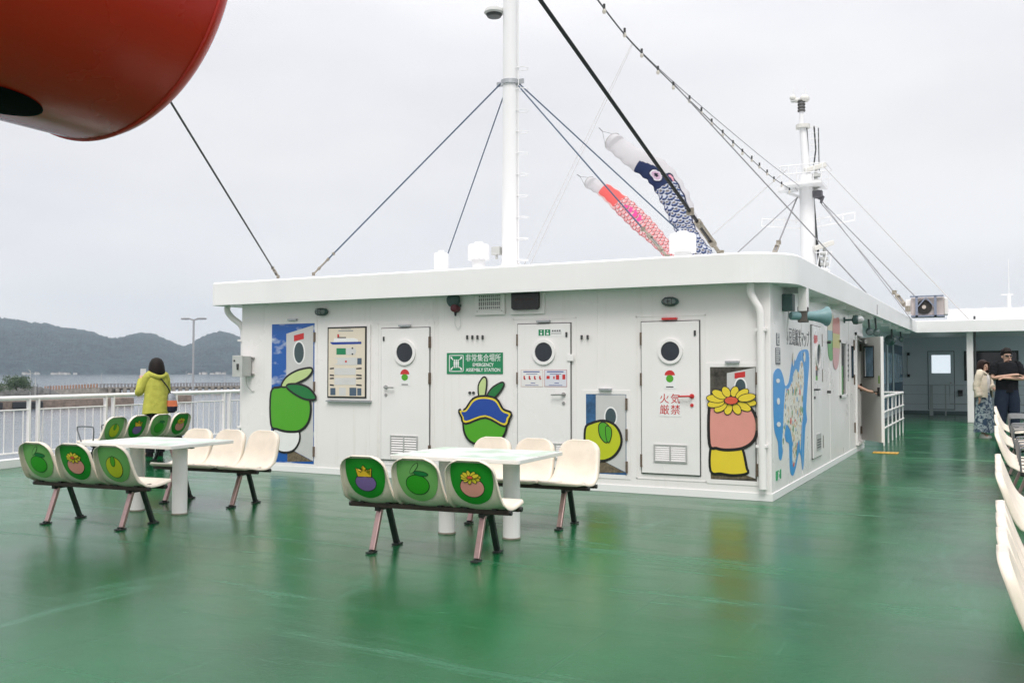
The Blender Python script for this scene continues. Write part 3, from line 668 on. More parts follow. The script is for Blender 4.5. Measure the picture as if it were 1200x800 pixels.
p2 = panel('door_picture', 'short wall panel printed with an open door and a round yellow fruit shape', [(687, 462), (734, 462), (734, 554), (687, 554)], None,
           [(698.5, 462.5), (733.5, 462.5), (733.5, 553), (698.5, 535)], None, (716, 488, 6.2, 10), [(687.5, 545), (700, 536), (733, 553.6), (687.5, 553.6)], mat('panel_harbour', (.03, .10, .22), .4, vary=.6, vscale=7), (.88, .5, .1))
motif(p2, [('printed_fruit', [(687.5, 503), (694, 497), (707, 494), (719, 498), (726, 508), (727, 520), (720, 532), (708, 538), (695, 536), (688, 529)], PLIME, .03),
           ('printed_leaf', [(703, 498), (708, 495), (714, 500), (715, 510), (711, 518), (704, 510)], PGREEN, .013), ('printed_second_leaf', [(711, 500), (716, 501), (717, 509), (714, 518), (711.5, 512)], PGREEN, .01)])
p3 = panel('door_picture', 'wall panel printed with an open door, yellow petals and pink round shape by the corner', [(833, 430), (886, 430), (886, 561), (833, 561)], None,
           [(852, 437), (885.5, 430.5), (885.5, 560.5), (852, 548)], [(861, 437), (873.5, 435), (873.5, 441.5), (861, 443.5)], (868, 453, 6, 9), [(833.5, 552), (852, 548), (885, 560.6), (833.5, 560.6)], WOODS, (.9, .5, .1))
motif(p3, [('printed_yellow_shape', [(834.5, 526), (842, 524), (850, 525), (862, 525), (869, 526), (874, 548), (875, 553), (860, 555), (845, 553), (834.5, 551)], PYEL, .028),
           ('printed_pink_shape', [(833.5, 478), (842, 473), (862, 473), (877, 478), (884, 488), (886, 502), (882, 515), (870, 523), (852, 525), (840, 523), (833.5, 519)], PPINK, .035)])
def petals(parent, cx, cz, sx, sz, off0, n=12, m=PYEL, px=True, r0=.35):
    off = off0
    b = B(); b2 = B()
    for k in range(n):
        a = 2 * math.pi * k / n + .2; c = (cx + sx * .66 * math.cos(a), cz + sz * .66 * math.sin(a)); L = (.36 * math.hypot(sx * math.cos(a), sz * math.sin(a))); W = .17 * (sx + sz) * .5 * 1.1
        rot = math.atan2(sz * math.sin(a), sx * math.cos(a))
        for bb, g, oo in ((b2, .9, off + .0012 * k), (b, 0, off + .0012 * k + .0006)):
            e = fpx(ellipse(c[0], c[1], L + g, W + g, 16, rot)); bb.prism([(x, YF - oo, z_) for x, z_ in e], (0, -1, 0), .0006)
    b2.build('petal_outline', INK, parent); b.build('petals', m, parent)
    fpoly(fpx(ellipse(cx, cz, sx * .30, sz * .30)), off + .018).build('flower_centre_outline', INK, parent); fpoly(fpx(ellipse(cx, cz, sx * .26, sz * .26)), off + .0197).build('flower_centre', flat('print_scarlet', (.66, .10, .05)), parent)
petals(p3, 858, 469, 29, 16, .024)

# green shape with a blue upper part, stuck to the wall under the assembly sign
s4 = root('wall_sticker', 'green and blue fruit-shaped sticker with two leaves on the wall behind the front table', 'sticker', (fw(570, 490)[0], YF, fw(570, 520)[1]))
motif(s4, [('light_leaf', [(563, 465), (562, 452), (567, 443), (570, 445), (569.5, 456), (567, 466)], PLEAF, .022),
           ('dark_leaf', [(571, 467), (577, 456), (588, 449), (590.5, 451), (584, 461), (575, 468)], PDGREEN, .022),
           ('green_shape', [(546, 490), (556, 486), (585, 486), (593, 492), (592, 506), (583, 517), (568, 520), (553, 516), (546, 505)], PGREEN, .03),
           ('yellow_band', [(540, 481), (547, 480), (556, 468), (568, 465), (582, 468), (590, 480), (599, 484), (597, 490), (592, 498), (570, 488), (547, 495), (543, 488)], PYEL, .028),
           ('blue_band', [(542, 482.5), (548, 481.5), (557, 470), (568, 467), (581, 470), (589, 481.5), (597, 485.5), (595, 489), (591, 495.5), (570, 486), (548, 492.5), (544.5, 488)], flat('print_royal_blue', (.012, .06, .32)), 0)])

# framed ship plan
def framed():
    pts = [fw(386, 383.5), (fw(431.5, 383.5)), fw(431.5, 466.5), fw(386, 466.5)]; x0, x1, z0, z1 = pts[0][0], pts[1][0], pts[2][1], pts[0][1]
    r_ = root('ship_plan_board', 'framed cream board of ship deck plans on the wall left of the doors', 'plan board', ((x0 + x1) / 2, YF, z0))
    B().box((x0 - .01, YF - .03, z0 - .03), (x1 + .05, YF - .0005, z1 + .02)).build('backing', WHITE, r_, bevel=.004)
    B().box((x0, YF - .042, z0), (x1, YF - .0305, z1)).build('frame', BLACK, r_, bevel=.004)
    q = lambda u, v: (380 + u * 60 / 505, 375 + v * 95 / 800)
    t = .022
    bo = B().box((x0 + t, YF - .045, z0 + t), (x1 - t, YF - .0425, z1 - t)).build('board', PCREAM, r_, bevel=.001)
    o = .0455
    def P(nm, pts, m, k=0):
        fpoly(fpx([q(*p) for p in pts]), o + .0012 * k, .001).build(nm, m, bo)
    def rect(u0, v0, u1, v1): return [(u0, v0), (u1, v0), (u1, v1), (u0, v1)]
    P('blue_hull', [(75, 218), (385, 213), (385, 236), (110, 242), (95, 240)], PBLUE); P('upper_works', [(110, 218), (118, 180), (310, 178), (350, 190), (352, 216)], PWHITE)
    P('ship_windows', rect(150, 168, 235, 178), TXT, 1); P('red_stack', [(150, 168), (150, 140), (165, 140), (168, 168)], PRED, 2)
    P('green_deck', rect(140, 278, 232, 340), SGREEN); P('bow_deck', [(234, 275), (320, 275), (338, 305), (320, 342), (234, 342)], PLGREY); P('dark_gear', rect(290, 270, 305, 285), TXT, 1); P('dark_gear', rect(290, 328, 305, 342), TXT, 1)
    P('cabin_deck', [(110, 440), (150, 425), (150, 385), (110, 372), (340, 368), (345, 443)], PLGREY); P('blue_end', rect(346, 375, 388, 436), flat('slate', (.07, .11, .16)), 1); P('red_dot', rect(226, 398, 242, 418), PRED, 1)
    for v in (468, 565):
        P('car_deck', rect(120, v + 4, 330, v + 72), PLGREY)
        for (u0, u1) in ((75, 115), (335, 388)):
            P('dark_ramp', [(u0, v + 4), (u1, v), (u1, v + 14), (u0, v + 16)], TXT, 1); P('dark_ramp', [(u0, v + 66), (u1, v + 70), (u1, v + 84), (u0, v + 80)], TXT, 1)
    P('dark_plan', rect(80, 668, 130, 738), flat('slate', (.07, .11, .16))); P('grey_plan', rect(165, 665, 232, 742), PLGREY); P('dark_plan', rect(268, 665, 336, 745), flat('slate', (.07, .11, .16))); P('dark_plan', rect(345, 670, 385, 742), flat('slate', (.07, .11, .16)))
    P('title_rule', rect(160, 100, 305, 112), PGREY); P('title_rule', rect(185, 86, 285, 91), PGREY)
    B().box((x0 + t, YF - .0495, z0 + t), (x1 - t, YF - .0485, z1 - t))
    B().box((x0 - .02, YF - .05, z0 - .055), (x1 + .07, YF - .001, z0 - .035)).build('ledge', GALV, r_)
framed()

# notices and signs
def sign(name, label, cat, px0, py0, px1, py1, m, off=.004, t=.003, bevel=0):
    x0, z1 = fw(px0, (py0)); x1, z0 = fw(px1, py1); zt = fw(px0, py0)[1]
    r_ = root(name, label, cat, ((x0 + x1) / 2, YF, z0)); B().box((x0, YF - off - t, z0), (x1, YF - off, z1)).build('panel', m, r_)
    return r_, x0, x1, z0, z1, YF - off - t
r_, x0, x1, z0, z1, yy = sign('assembly_station_sign', 'green sign reading emergency assembly station in Japanese and English', 'sign', 524, 413.5, 589.5, 438, SGREEN, .0005, .008)
W = x1 - x0; Hh = z1 - z0
text_mesh('非常集合場所', .105, PWHITE, 'japanese_lettering', r_, (x0 + W * .655, yy - .001, z1 - Hh * .27), width=W * .62)
text_mesh('EMERGENCY', .062, PWHITE, 'english_lettering', r_, (x0 + W * .655, yy - .001, z1 - Hh * .58), width=W * .37, bold=.001)
text_mesh('ASSEMBLY STATION', .062, PWHITE, 'english_lettering', r_, (x0 + W * .655, yy - .001, z1 - Hh * .82), width=W * .61, bold=.001)
cx, cz, s = x0 + W * .175, (z0 + z1) / 2, Hh * .40
b = B()
for a, c in (((cx - s, cz - s), (cx + s, cz - s + .01)), ((cx - s, cz + s - .01), (cx + s, cz + s)), ((cx - s, cz - s), (cx - s + .01, cz + s)), ((cx + s - .01, cz - s), (cx + s, cz + s))): b.box((a[0], yy - .002, a[1]), (c[0], yy, c[1]))
for sx_ in (-1, 1):
    for sz_ in (-1, 1):
        P = lambda u, v: (cx + sx_ * s * u, yy - .0001, cz + sz_ * s * v); b.prism([P(.82, .82), P(.52, .74), P(.74, .52)], (0, -1, 0), .002); b.prism([P(.72, .62), P(.48, .38), P(.40, .46), P(.62, .70)], (0, -1, 0), .0022)
for k, hx in enumerate((-.26, 0, .26)):
    X = cx + hx * s; b.cyl((X, yy, cz + s * .36), (X, yy - .002, cz + s * .36), s * .1, n=12); b.box((X - s * .10, yy - .002, cz - s * .15), (X + s * .10, yy, cz + s * .24)); b.box((X - s * .08, yy - .002, cz - s * .52), (X - s * .01, yy, cz - s * .15)); b.box((X + s * .01, yy - .002, cz - s * .52), (X + s * .08, yy, cz - s * .15))
b.build('assembly_pictogram', PWHITE, r_)
r_, x0, x1, z0, z1, yy = sign('no_fire_sign', 'white card with four red Japanese characters on the right-hand door', 'sign', 772.5, 460, 799.5, 488, PWHITE, .0265, .003)
for i, chs in enumerate(('火気', '厳禁')):
    for j, c in enumerate(chs):
        text_mesh(c, .122, PRED, 'red_lettering', r_, (x0 + (x1 - x0) * (.26 + .48 * j), yy - .001, z1 - (z1 - z0) * (.27 + .47 * i)))
for px0, px1, lab in ((469.5, 482, 'small white card with red arc and green dot on the leftmost front door'), (778.5, 793, 'small white card with red arc and green dot above the red-lettered card')):
    pyo = (431, 452) if px0 < 600 else (431, 455)
    r_, x0, x1, z0, z1, yy = sign('door_card', lab, 'card', px0, pyo[0], px1, pyo[1], PWHITE, .0265, .002)
    W = x1 - x0; Hh = z1 - z0; cx = (x0 + x1) / 2; cz = z1 - Hh * .42
    B().prism([(cx + W * .42 * math.cos(a), yy, z1 - Hh * .36 + W * .40 * math.sin(a)) for a in [math.pi * i / 14 for i in range(15)]], (0, -1, 0), .001).build('red_arc', PRED, r_)
    B().prism([(x, yy - .0012, z) for x, z in ellipse(cx, z1 - Hh * .52, W * .30, Hh * .18)], (0, -1, 0), .001).build('green_dot', PGREEN, r_)
    B().box((x0 + W * .2, yy - .001, z0 + Hh * .05), (x1 - W * .2, yy, z0 + Hh * .10)).build('text_line', TXT, r_)
r_, x0, x1, z0, z1, yy = sign('toilet_sign', 'white strip with two green pictograms at the top of the middle door', 'sign', 631, 385.5, 663, 394, PWHITE, .0265, .002)
for k in range(2):
    X = x0 + .015 + k * .088; B().box((X, yy - .001, z0 + .012), (X + .075, yy, z1 - .008)).build('green_square', SGREEN, r_)
    b = B(); c = X + .037; b.cyl((c, yy - .001, z1 - .026), (c, yy - .002, z1 - .026), .009, n=10); b.prism([(c - .012, yy - .001, z0 + .05), (c + .012, yy - .001, z0 + .05), (c + (.018 if k else .01), yy - .001, z0 + .022), (c - (.018 if k else .01), yy - .001, z0 + .022)] [::-1], (0, -1, 0), .001); b.build('pictogram', PWHITE, r_)
b = B()
for i in range(4): b.box((x0 + .20 + i * .032, yy - .001, z1 - .035), (x0 + .222 + i * .032, yy, z1 - .018))
b.box((x0 + .19, yy - .001, z1 - .05), (x0 + .33, yy, z1 - .046)); b.box((x0 + .19, yy - .001, z1 - .066), (x0 + .33, yy, z1 - .062)); b.build('text_line', TXT, r_)
for px0, px1, tint_, lab in ((611.5, 637.5, (.66, .50, .47), 'white notice edged in pink, left of the two on the middle door'), (639, 665.5, (.50, .26, .28), 'pale blue notice edged in dark pink, right of the two on the middle door')):
    r_, x0, x1, z0, z1, yy = sign('notice', lab, 'notice', px0, 433, px1, 453.2, flat('notice_edge_%d' % (px0 > 630), tint_), .0265, .002)
    B().box((x0 + .007, yy - .001, z0 + .007), (x1 - .007, yy, z1 - .007)).build('paper', flat('notice_paper_%d' % (px0 > 630), (.76, .75, .74) if px0 < 630 else (.66, .68, .74)), r_)
    b = B(); W = x1 - x0; Hh = z1 - z0
    b.box((x0 + W * .12, yy - .002, z1 - Hh * .15), (x1 - W * .15, yy - .001, z1 - Hh * .09)); b.box((x0 + W * .25, yy - .002, z1 - Hh * .27), (x1 - W * .25, yy - .001, z1 - Hh * .24)); b.box((x0 + W * .2, yy - .002, z0 + Hh * .08), (x1 - W * .2, yy - .001, z0 + Hh * .11)); b.box((x0 + W * .45, yy - .002, z0 + Hh * .2), (x0 + W * .65, yy - .001, z0 + Hh * .24))
    b.build('text_line', TXTBLUE, r_)
    b = B()
    if px0 < 630:
        for k in range(4):
            X = x0 + W * (.13 + .235 * k); b.box((X - .002, yy - .002, z0 + Hh * .46), (X + .018, yy - .001, z0 + Hh * .64)); b.box((X + .004, yy - .002, z0 + Hh * .42), (X + .026, yy - .001, z0 + Hh * .5))
    else:
        for X0_, X1_, Z0_, Z1_ in ((.1, .24, .46, .64), (.4, .46, .46, .62), (.52, .66, .42, .7), (.8, .93, .44, .72)): b.box((x0 + W * X0_, yy - .002, z0 + Hh * Z0_), (x0 + W * X1_, yy - .001, z0 + Hh * Z1_))
    b.build('red_symbol', PRED, r_)

# bulkhead lamps, bell, speaker grille, display, junction box
def bulkhead(px, py, label, nrm=(0, -1, 0), base=None):
    X, z = fw(px, py); c = Vector((X, YF, z)) if base is None else base; nrm = Vector(nrm)
    u = Vector((1, 0, 0)) if abs(nrm.y) > .5 else Vector((0, 1, 0))
    r_ = root('bulkhead_lamp', label, 'wall lamp', tuple(c), 'dark caged bulkhead lamps on the deckhouse')
    def oval(o, rx, rz, n=24): return [c + nrm * o + u * rx * math.cos(2 * math.pi * i / n) + Vector((0, 0, rz * math.sin(2 * math.pi * i / n))) for i in range(n)]
    b = B(); L = [oval(0, .10, .055), oval(.05, .10, .055), oval(.06, .09, .045)]; n = 24
    b.mesh([p for q in L for p in q], [(q * n + i, q * n + (i + 1) % n, (q + 1) * n + (i + 1) % n, (q + 1) * n + i) for q in range(2) for i in range(n)] + [tuple(range(n)), tuple(range(2 * n, 3 * n))]); b.build('housing', TEALD, r_, smooth=True)
    b = B(); L = [oval(.061, .082, .04), oval(.09, .076, .036), oval(.11, .05, .022)]
    b.mesh([p for q in L for p in q], [(q * n + i, q * n + (i + 1) % n, (q + 1) * n + (i + 1) % n, (q + 1) * n + i) for q in range(2) for i in range(n)] + [tuple(range(n)), tuple(range(2 * n, 3 * n))]); b.build('lens', mat('lamp_lens', (.20, .24, .24), .15), r_, smooth=True)
    b = B()
    for k in (-.045, 0, .045): b.tube([c + nrm * .055 + u * k + Vector((0, 0, .05)), c + nrm * .11 + u * k + Vector((0, 0, .035)), c + nrm * .125 + u * k, c + nrm * .11 + u * k - Vector((0, 0, .035)), c + nrm * .055 + u * k - Vector((0, 0, .05))], .004, 6)
    b.tube([c + nrm * .055 + u * .09, c + nrm * .128, c + nrm * .055 - u * .09], .004, 6); b.build('cage', DARK, r_)
    return r_
bulkhead(378.5, 365.5, 'dark caged lamp on the front wall above the ship plan board')
bulkhead(786, 353.5, 'dark caged lamp on the front wall above the right-hand door')
X, z = fw(533.5, 352); r_ = root('alarm_bell', 'round teal alarm bell tucked under the roof edge above the assembly sign', 'alarm bell', (X, YF, z))
B().lathe([(.02, 0), (.02, .03), (.095, .035), (.10, .05), (.085, .085), (.03, .10), (.001, .102)], (X, YF, z), (0, -1, 0), 28).build('gong', TEALD, r_, smooth=True)
b = B(); b.cbox((X + .05, YF - .03, z - .07), (.09, .05, .03)); b.build('bracket', TEALD, r_)
X2, z2 = fw(536, 361.5); r2 = root('red_siren', 'small dark red siren with a hanging cord loop beneath the alarm bell', 'siren', (X2, YF, z2))
B().lathe([(.018, -.02), (.05, 0), (.055, .06), (.048, .10), (.02, .11)], (X2, YF, z2), (0, -1, 0), 20).build('siren_body', mat('siren_red', (.10, .012, .018), .4), r2, smooth=True)
b = B(); b.cyl((X2, YF - .05, z2 - .05), (X2, YF - .05, z2 - .10), .02, .012, 10); b.build('siren_tip', BLACK, r2)
b = B(); b.tube(bez([(X2 - .01, YF - .04, z2 - .10), (X2 - .02, YF - .03, z2 - .2), (X2 + .02, YF - .02, z2 - .26), (X2 + .06, YF - .02, z2 - .22), (X2 + .05, YF - .02, z2 - .1)]), .004, 6); b.build('cord', PLGREY, r2, smooth=True)
# speaker grille
def plate_box(px0, py0, px1, py1, m, t, name, label, cat):
    x0, z1 = fw(px0, py0); x1, z0 = fw(px1, py1); r_ = root(name, label, cat, ((x0 + x1) / 2, YF, z0)); B().box((x0, YF - t, z0), (x1, YF - .0005, z1)).build('backplate', m, r_, bevel=.004); return r_, x0, x1, z0, z1
r_, x0, x1, z0, z1 = plate_box(557.5, 343.5, 592.5, 368.5, WHITE, .03, 'speaker_grille', 'square white loudspeaker with dark slotted grille above the assembly sign', 'loudspeaker')
gx0, gx1, gz0, gz1 = x0 + .06, x1 - .06, z0 + .07, z1 - .03
B().box((gx0, YF - .033, gz0), (gx1, YF - .0305, gz1)).build('grille_back', DARK, r_)
b = B(); n = 11
for k in range(n + 1): X = gx0 + (gx1 - gx0) * k / n; b.box((X - .006, YF - .040, gz0), (X + .006, YF - .033, gz1))
for k in (.0, .22, .55, .8, 1): z = gz0 + (gz1 - gz0) * k; b.box((gx0, YF - .0415, z - .005), (gx1, YF - .0335, z + .005))
b.build('grille_bars', WHITE, r_)
b = B()
for xx in (gx0 - .02, gx1 + .02):
    for zz in (gz0 - .02, gz1 + .012): b.cyl((xx, YF - .03, zz), (xx, YF - .038, zz), .008, n=8)
b.build('screws', STEEL, r_)
r_, x0, x1, z0, z1 = plate_box(599.5, 340.5, 639, 367.5, WHITE, .03, 'message_display', 'black electronic message display with cut corners under the roof above the middle door', 'display')
a0, a1, c0, c1 = x0 + .035, x1 - .06, z0 + .055, z1 - .005; k = .025
o_ = B(); o_.prism([(a0 + k, YF - .0305, c0), (a1 - k, YF - .0305, c0), (a1, YF - .0305, c0 + k), (a1, YF - .0305, c1), (a0, YF - .0305, c1), (a0, YF - .0305, c0 + k)], (0, -1, 0), .05); o_.build('screen', mat('screen_black', (.012, .012, .012), .3, vary=.5, vscale=20), r_)
b = B()
for i in range(11): X = a0 + .05 + i * (a1 - a0 - .1) / 11; b.box((X, YF - .0815, (c0 + c1) / 2 - .012 + .008 * (i % 3)), (X + .018, YF - .081, (c0 + c1) / 2 + .01 + .01 * (i % 2)))
b.build('unlit_letters', mat('unlit_red', (.06, .02, .015), .5), r_)
X, z = fw(291, 429); r_ = root('junction_box', 'grey switch box mounted on the wall at the left corner of the deckhouse', 'junction box', (X, YF, z - .14))
bo = B().box((X - .085, YF - .22, z - .15), (X + .09, YF - .035, z + .15)).build('box_body', GREYBOX, r_, bevel=.008)
B().box((X - .095, YF - .236, z - .158), (X + .10, YF - .2205, z + .158)).build('lid', GREYBOX, r_, bevel=.005)
b = B(); b.cbox((X + .02, YF - .245, z + .01), (.03, .02, .05)); b.cbox((X + .025, YF - .25, z - .03), (.015, .03, .05)); b.cyl((X - .05, YF - .236, z + .08), (X - .05, YF - .245, z + .08), .015, n=10); b.build('latch', DARK, bo)
b = B(); [b.cbox((X + .10, YF - .018, z + s * .12), (.05, .034, .03)) for s in (-1, 1)]; b.build('bracket', STEEL, r_)
b = B(); b.tube(bez([(X + .05, YF - .1, z - .15), (X + .045, YF - .07, z - .28), (X + .08, YF - .02, z - .36), (X + .13, YF - .015, z - .37)]), .007, 6); b.build('cable_stub', GREYBOX, r_, smooth=True)
# down pipes: parts of the deckhouse
def dpipe(pts, r=.045):
    b = B(); b.tube(bez(pts, 7), r, 14); return b.build('downpipe', WHITE, house, smooth=True)
dpipe([(-10.29, YF - .02, 2.46), (-10.29, YF - .03, 2.36), (-10.24, YF + .02, 2.26), (-10.11, YF + .07, 2.14), (-10.085, YF + .10, 1.95), (-10.085, YF + .10, 1.2), (-10.085, YF + .10, .1)])
xa, za = fw(882, 345); xb = fw(893, 400)[0]
dpipe([(xa, YF - .10, 2.46), (xa, YF - .10, 2.34), (xa + .04, YF - .09, 2.24), (xb - .01, YF - .07, 2.13), (xb, YF - .06, 1.95), (xb, YF - .06, 1.2), (xb + .01, YF - .06, .14)])
b = B()
for z in (1.9, .6): b.box((xb - .06, YF - .09, z), (xb + .06, YF - .0005, z + .03)); b.box((-10.14, YF + .03, z), (XL - .0005, YF + .16, z + .03))
b.build('pipe_clip', WHITE, house)
# ================================================================ SIDE WALL
def spx(pts): return [sw(*p) for p in pts]
# title and map
Yc, zc = sw(934, 397)
ttl = root('map_title', 'dark Japanese lettering above the blue island map on the side wall', 'lettering', (XS, Yc, zc))
ya, yb = sw(920.5, 397)[0], sw(948, 397)[0]
for i, ch in enumerate('小豆島観光マップ'):
    text_mesh(ch, .235, TXT, 'japanese_lettering', ttl, (XS + .003, ya + (yb - ya) * (i + .5) / 8, zc), xdir=(0, 1, 0), width=(.17 if i else .12))
MAPLAND = mat('map_land', (.7, .68, .58), .45)
def map_mat():
    m = MAPLAND; n = m.node_tree.nodes; l = m.node_tree.links; p = n['Principled BSDF']; t = n.new('ShaderNodeTexCoord')
    base = None
    def vor(s, loc):
        q = n.new('ShaderNodeMapping'); q.inputs['Location'].default_value = loc; l.new(t.outputs['Object'], q.inputs[0])
        v = n.new('ShaderNodeTexVoronoi'); v.inputs['Scale'].default_value = s; l.new(q.outputs[0], v.inputs['Vector']); return v
    def less(sock, th):
        a = n.new('ShaderNodeMath'); a.operation = 'LESS_THAN'; a.inputs[1].default_value = th; l.new(sock, a.inputs[0]); return a.outputs[0]
    col = (.70, .68, .60, 1)
    cur = None
    for s, loc, c, th in ((8, (0, 0, 0), (.60, .42, .22, 1), .34), (6, (3, 1, 2), (.13, .30, .13, 1), .27), (12, (5, 4, 1), (.18, .15, .13, 1), .24), (4.5, (1, 8, 3), (.68, .07, .05, 1), .20), (13, (2, 2, 9), (.76, .76, .72, 1), .36), (5, (7, 7, 0), (.12, .34, .58, 1), .17)):
        x = n.new('ShaderNodeMix'); x.data_type = 'RGBA'; l.new(less(vor(s, loc).outputs['Distance'], th), x.inputs['Factor'])
        if cur is None: x.inputs['A'].default_value = col
        else: l.new(cur, x.inputs['A'])
        x.inputs['B'].default_value = c; cur = x.outputs['Result']
    l.new(cur, p.inputs['Base Color'])
map_mat()
mb = root('island_map', 'big blue and cream illustrated island map stuck on the side wall beside the corner', 'map', (XS, sw(927, 500)[0], .3))
blue = [(906, 445), (907, 436), (911, 431.5), (915, 434), (918, 443), (920, 452), (924, 448), (926, 437), (928, 424), (929.5, 418), (932, 423), (936, 413), (941, 409.5), (947, 411), (948, 425), (947, 440), (945.5, 460), (944.5, 480), (945.5, 492), (943.5, 500), (942.5, 520), (941.5, 545), (940, 550), (938.5, 535), (936, 530), (933, 545), (929.5, 556.5), (926, 553), (925, 535), (924.5, 520), (921, 517), (919, 510), (917, 530), (915, 539), (912.5, 535), (911.5, 518), (908, 507), (906.5, 490)]
P = smooth_poly(spx(blue), 3)
spoly(P, .0015, .002).build('map_sea', MAPBLUE, mb)
land = [(917, 455), (921, 456), (926, 449), (929, 438), (933, 432), (937, 436), (939, 424), (942, 424), (944, 436), (944, 450), (942.5, 470), (943, 486), (941, 497), (940, 515), (939, 528), (937.5, 515), (935, 520), (933, 536), (929.5, 547), (927.5, 540), (927.5, 520), (925, 506), (922, 500), (918, 498), (915, 516), (914, 529), (912.5, 520), (914, 500), (915, 480), (916, 468)]
spoly(smooth_poly(spx([(931 + (x_ - 931) * .80, y_) for x_, y_ in land]), 3), .004, .002).build('map_land', MAPLAND, mb)
for e in ((929, 421, 1.0, 8), (942, 418, 1.3, 6), (911, 446, 2.2, 2.6), (911.5, 470, 1.8, 4), (912, 497, 2.4, 3)):
    spoly(spx(ellipse(*e, n=12)), .0065, .0015).build('map_ferry' if e[0] < 913 else 'map_islet', MAPLAND if e[0] > 913 else PWHITE, mb)
# two small dark plates by the corner, green square below
for a, c, lab in (((909.5, 390), (913, 405), 'upper of two small dark vertical plates beside the map'), ((908.5, 407), (914, 427), 'lower larger dark vertical plate beside the map')):
    y0, z1 = sw(*a); y1, z0 = sw(*c); o = B().box((XS + .0005, y0, z0), (XS + .006, y1, z1)).build('caption_plate', flat('plate_slate', (.10, .11, .12)), bevel=.001)
    tag(o, lab, 'plate')
    b = B()
    for k in range(7): z = z1 - (z1 - z0) * (k + .7) / 8; b.box((XS + .006, y0 + .02, z - .006), (XS + .0068, y1 - .02 - .03 * (k % 3), z + .006))
    ORG_o = o; pp = b.build('lettering_lines', PLGREY, o)
y0, z1 = sw(909, 552); y1, z0 = sw(915, 560); r_ = root('exit_sign', 'small green running-person sign low on the side wall near the corner', 'sign', (XS, (y0 + y1) / 2, z0))
B().box((XS + .0005, y0, z0), (XS + .006, y1, z1)).build('panel', flat('exit_green', (.02, .34, .12)), r_)
cy_ = (y0 + y1) / 2; b = B(); P_ = lambda y, z: (XS + .006, cy_ + y, (z0 + z1) / 2 + z)
b.cyl(P_(.02, .045), (XS + .008, cy_ + .02, (z0 + z1) / 2 + .045), .014, n=10)
for q in ([(-.02, .03), (.02, .02), (.0, -.02), (-.03, -.01)], [(-.03, -.01), (0, -.02), (.05, -.05), (.04, -.065), (-.02, -.04)], [(-.05, -.06), (-.03, -.02), (-.01, -.03), (-.04, -.075)], [(-.02, .03), (.05, .0), (.055, .012), (-.01, .04)]): b.prism([P_(*p) for p in q], (1, 0, 0), .0015)
b.build('running_figure', PWHITE, r_)
# side door
ya, yb = sw(950.5, 450)[0], sw(961.5, 450)[0]
sdz0, sdz1 = .26, 2.08
sd_ = B().box((XS + .004, ya, sdz0), (XS + .026, yb, sdz1)).build('door', DOORW, house, bevel=.006); sd_['label'] = 'white door in the long side wall, seen almost edge-on'
B().box((XS + .001, ya - .012, sdz0 - .012), (XS + .008, yb + .012, sdz1 + .012)).build('gasket', mat('gap_dark', (.07, .07, .07), .8), sd_)
for t in (.90, .62, .10):
    z = sdz0 + (sdz1 - sdz0) * t; b = B(); b.box((XS, yb - .0, z - .09), (XS + .03, yb + .04, z + .09)); b.build('hinge', HINGE, sd_)
cw = Vector((XS + .026, (ya + yb) / 2, sw(954, 416)[1])); w_ = B().ring(cw, (1, 0, 0), .16, .20, .022, 32).build('window', DOORW, sd_, smooth=True); B().cyl(cw, cw + Vector((.006, 0, 0)), .16, n=32).build('glass', GLASS, w_)
b = B(); b.cyl((XS + .026, ya + .09, 1.2), (XS + .075, ya + .09, 1.2), .013, n=10); b.tube([(XS + .07, ya + .09, 1.2), (XS + .075, ya + .25, 1.2)], .011, 8); b.cyl((XS + .026, ya + .09, 1.09), (XS + .04, ya + .09, 1.09), .02, n=10); b.build('handle', DARK, sd_, smooth=True)
lz0, lz1 = sw(956, 527)[1], sw(956, 508)[1]; b = B(); b.box((XS + .026, ya + .2, lz0), (XS + .036, yb - .2, lz1)); lv = b.build('louvre', mat('louvre_grey', (.50, .50, .49), .4, .3), sd_)
b = B(); [b.box((XS + .036, ya + .23, lz0 + .03 + k * .035), (XS + .038, yb - .23, lz0 + .045 + k * .035)) for k in range(int((lz1 - lz0 - .05) / .035))]; b.build('slots', DARK, lv)
y, z = sw(953.5, 397); o = B().box((XS + .0265, y - .14, z - .06), (XS + .029, y + .14, z + .05)).build('red_label', PRED, bevel=.0005); tag(o, 'small red label at the top of the side wall door', 'label')
y, z = sw(954.5, 437); r_ = root('small_poster', 'narrow pink, dark and green notice below the round window of the side door', 'notice', (XS + .03, y, z - .1)); X_ = XS + .0265
B().box((X_, y - .10, z - .12), (X_ + .002, y + .10, z + .12)).build('paper', PWHITE, r_); B().box((X_ + .002, y - .08, z + .04), (X_ + .003, y + .08, z + .10)).build('pink_band', PPINK, r_); B().box((X_ + .002, y - .08, z - .04), (X_ + .003, y + .08, z + .04)).build('dark_band', TXT, r_); B().box((X_ + .002, y - .08, z - .10), (X_ + .003, y + .08, z - .04)).build('green_band', PGREEN, r_)
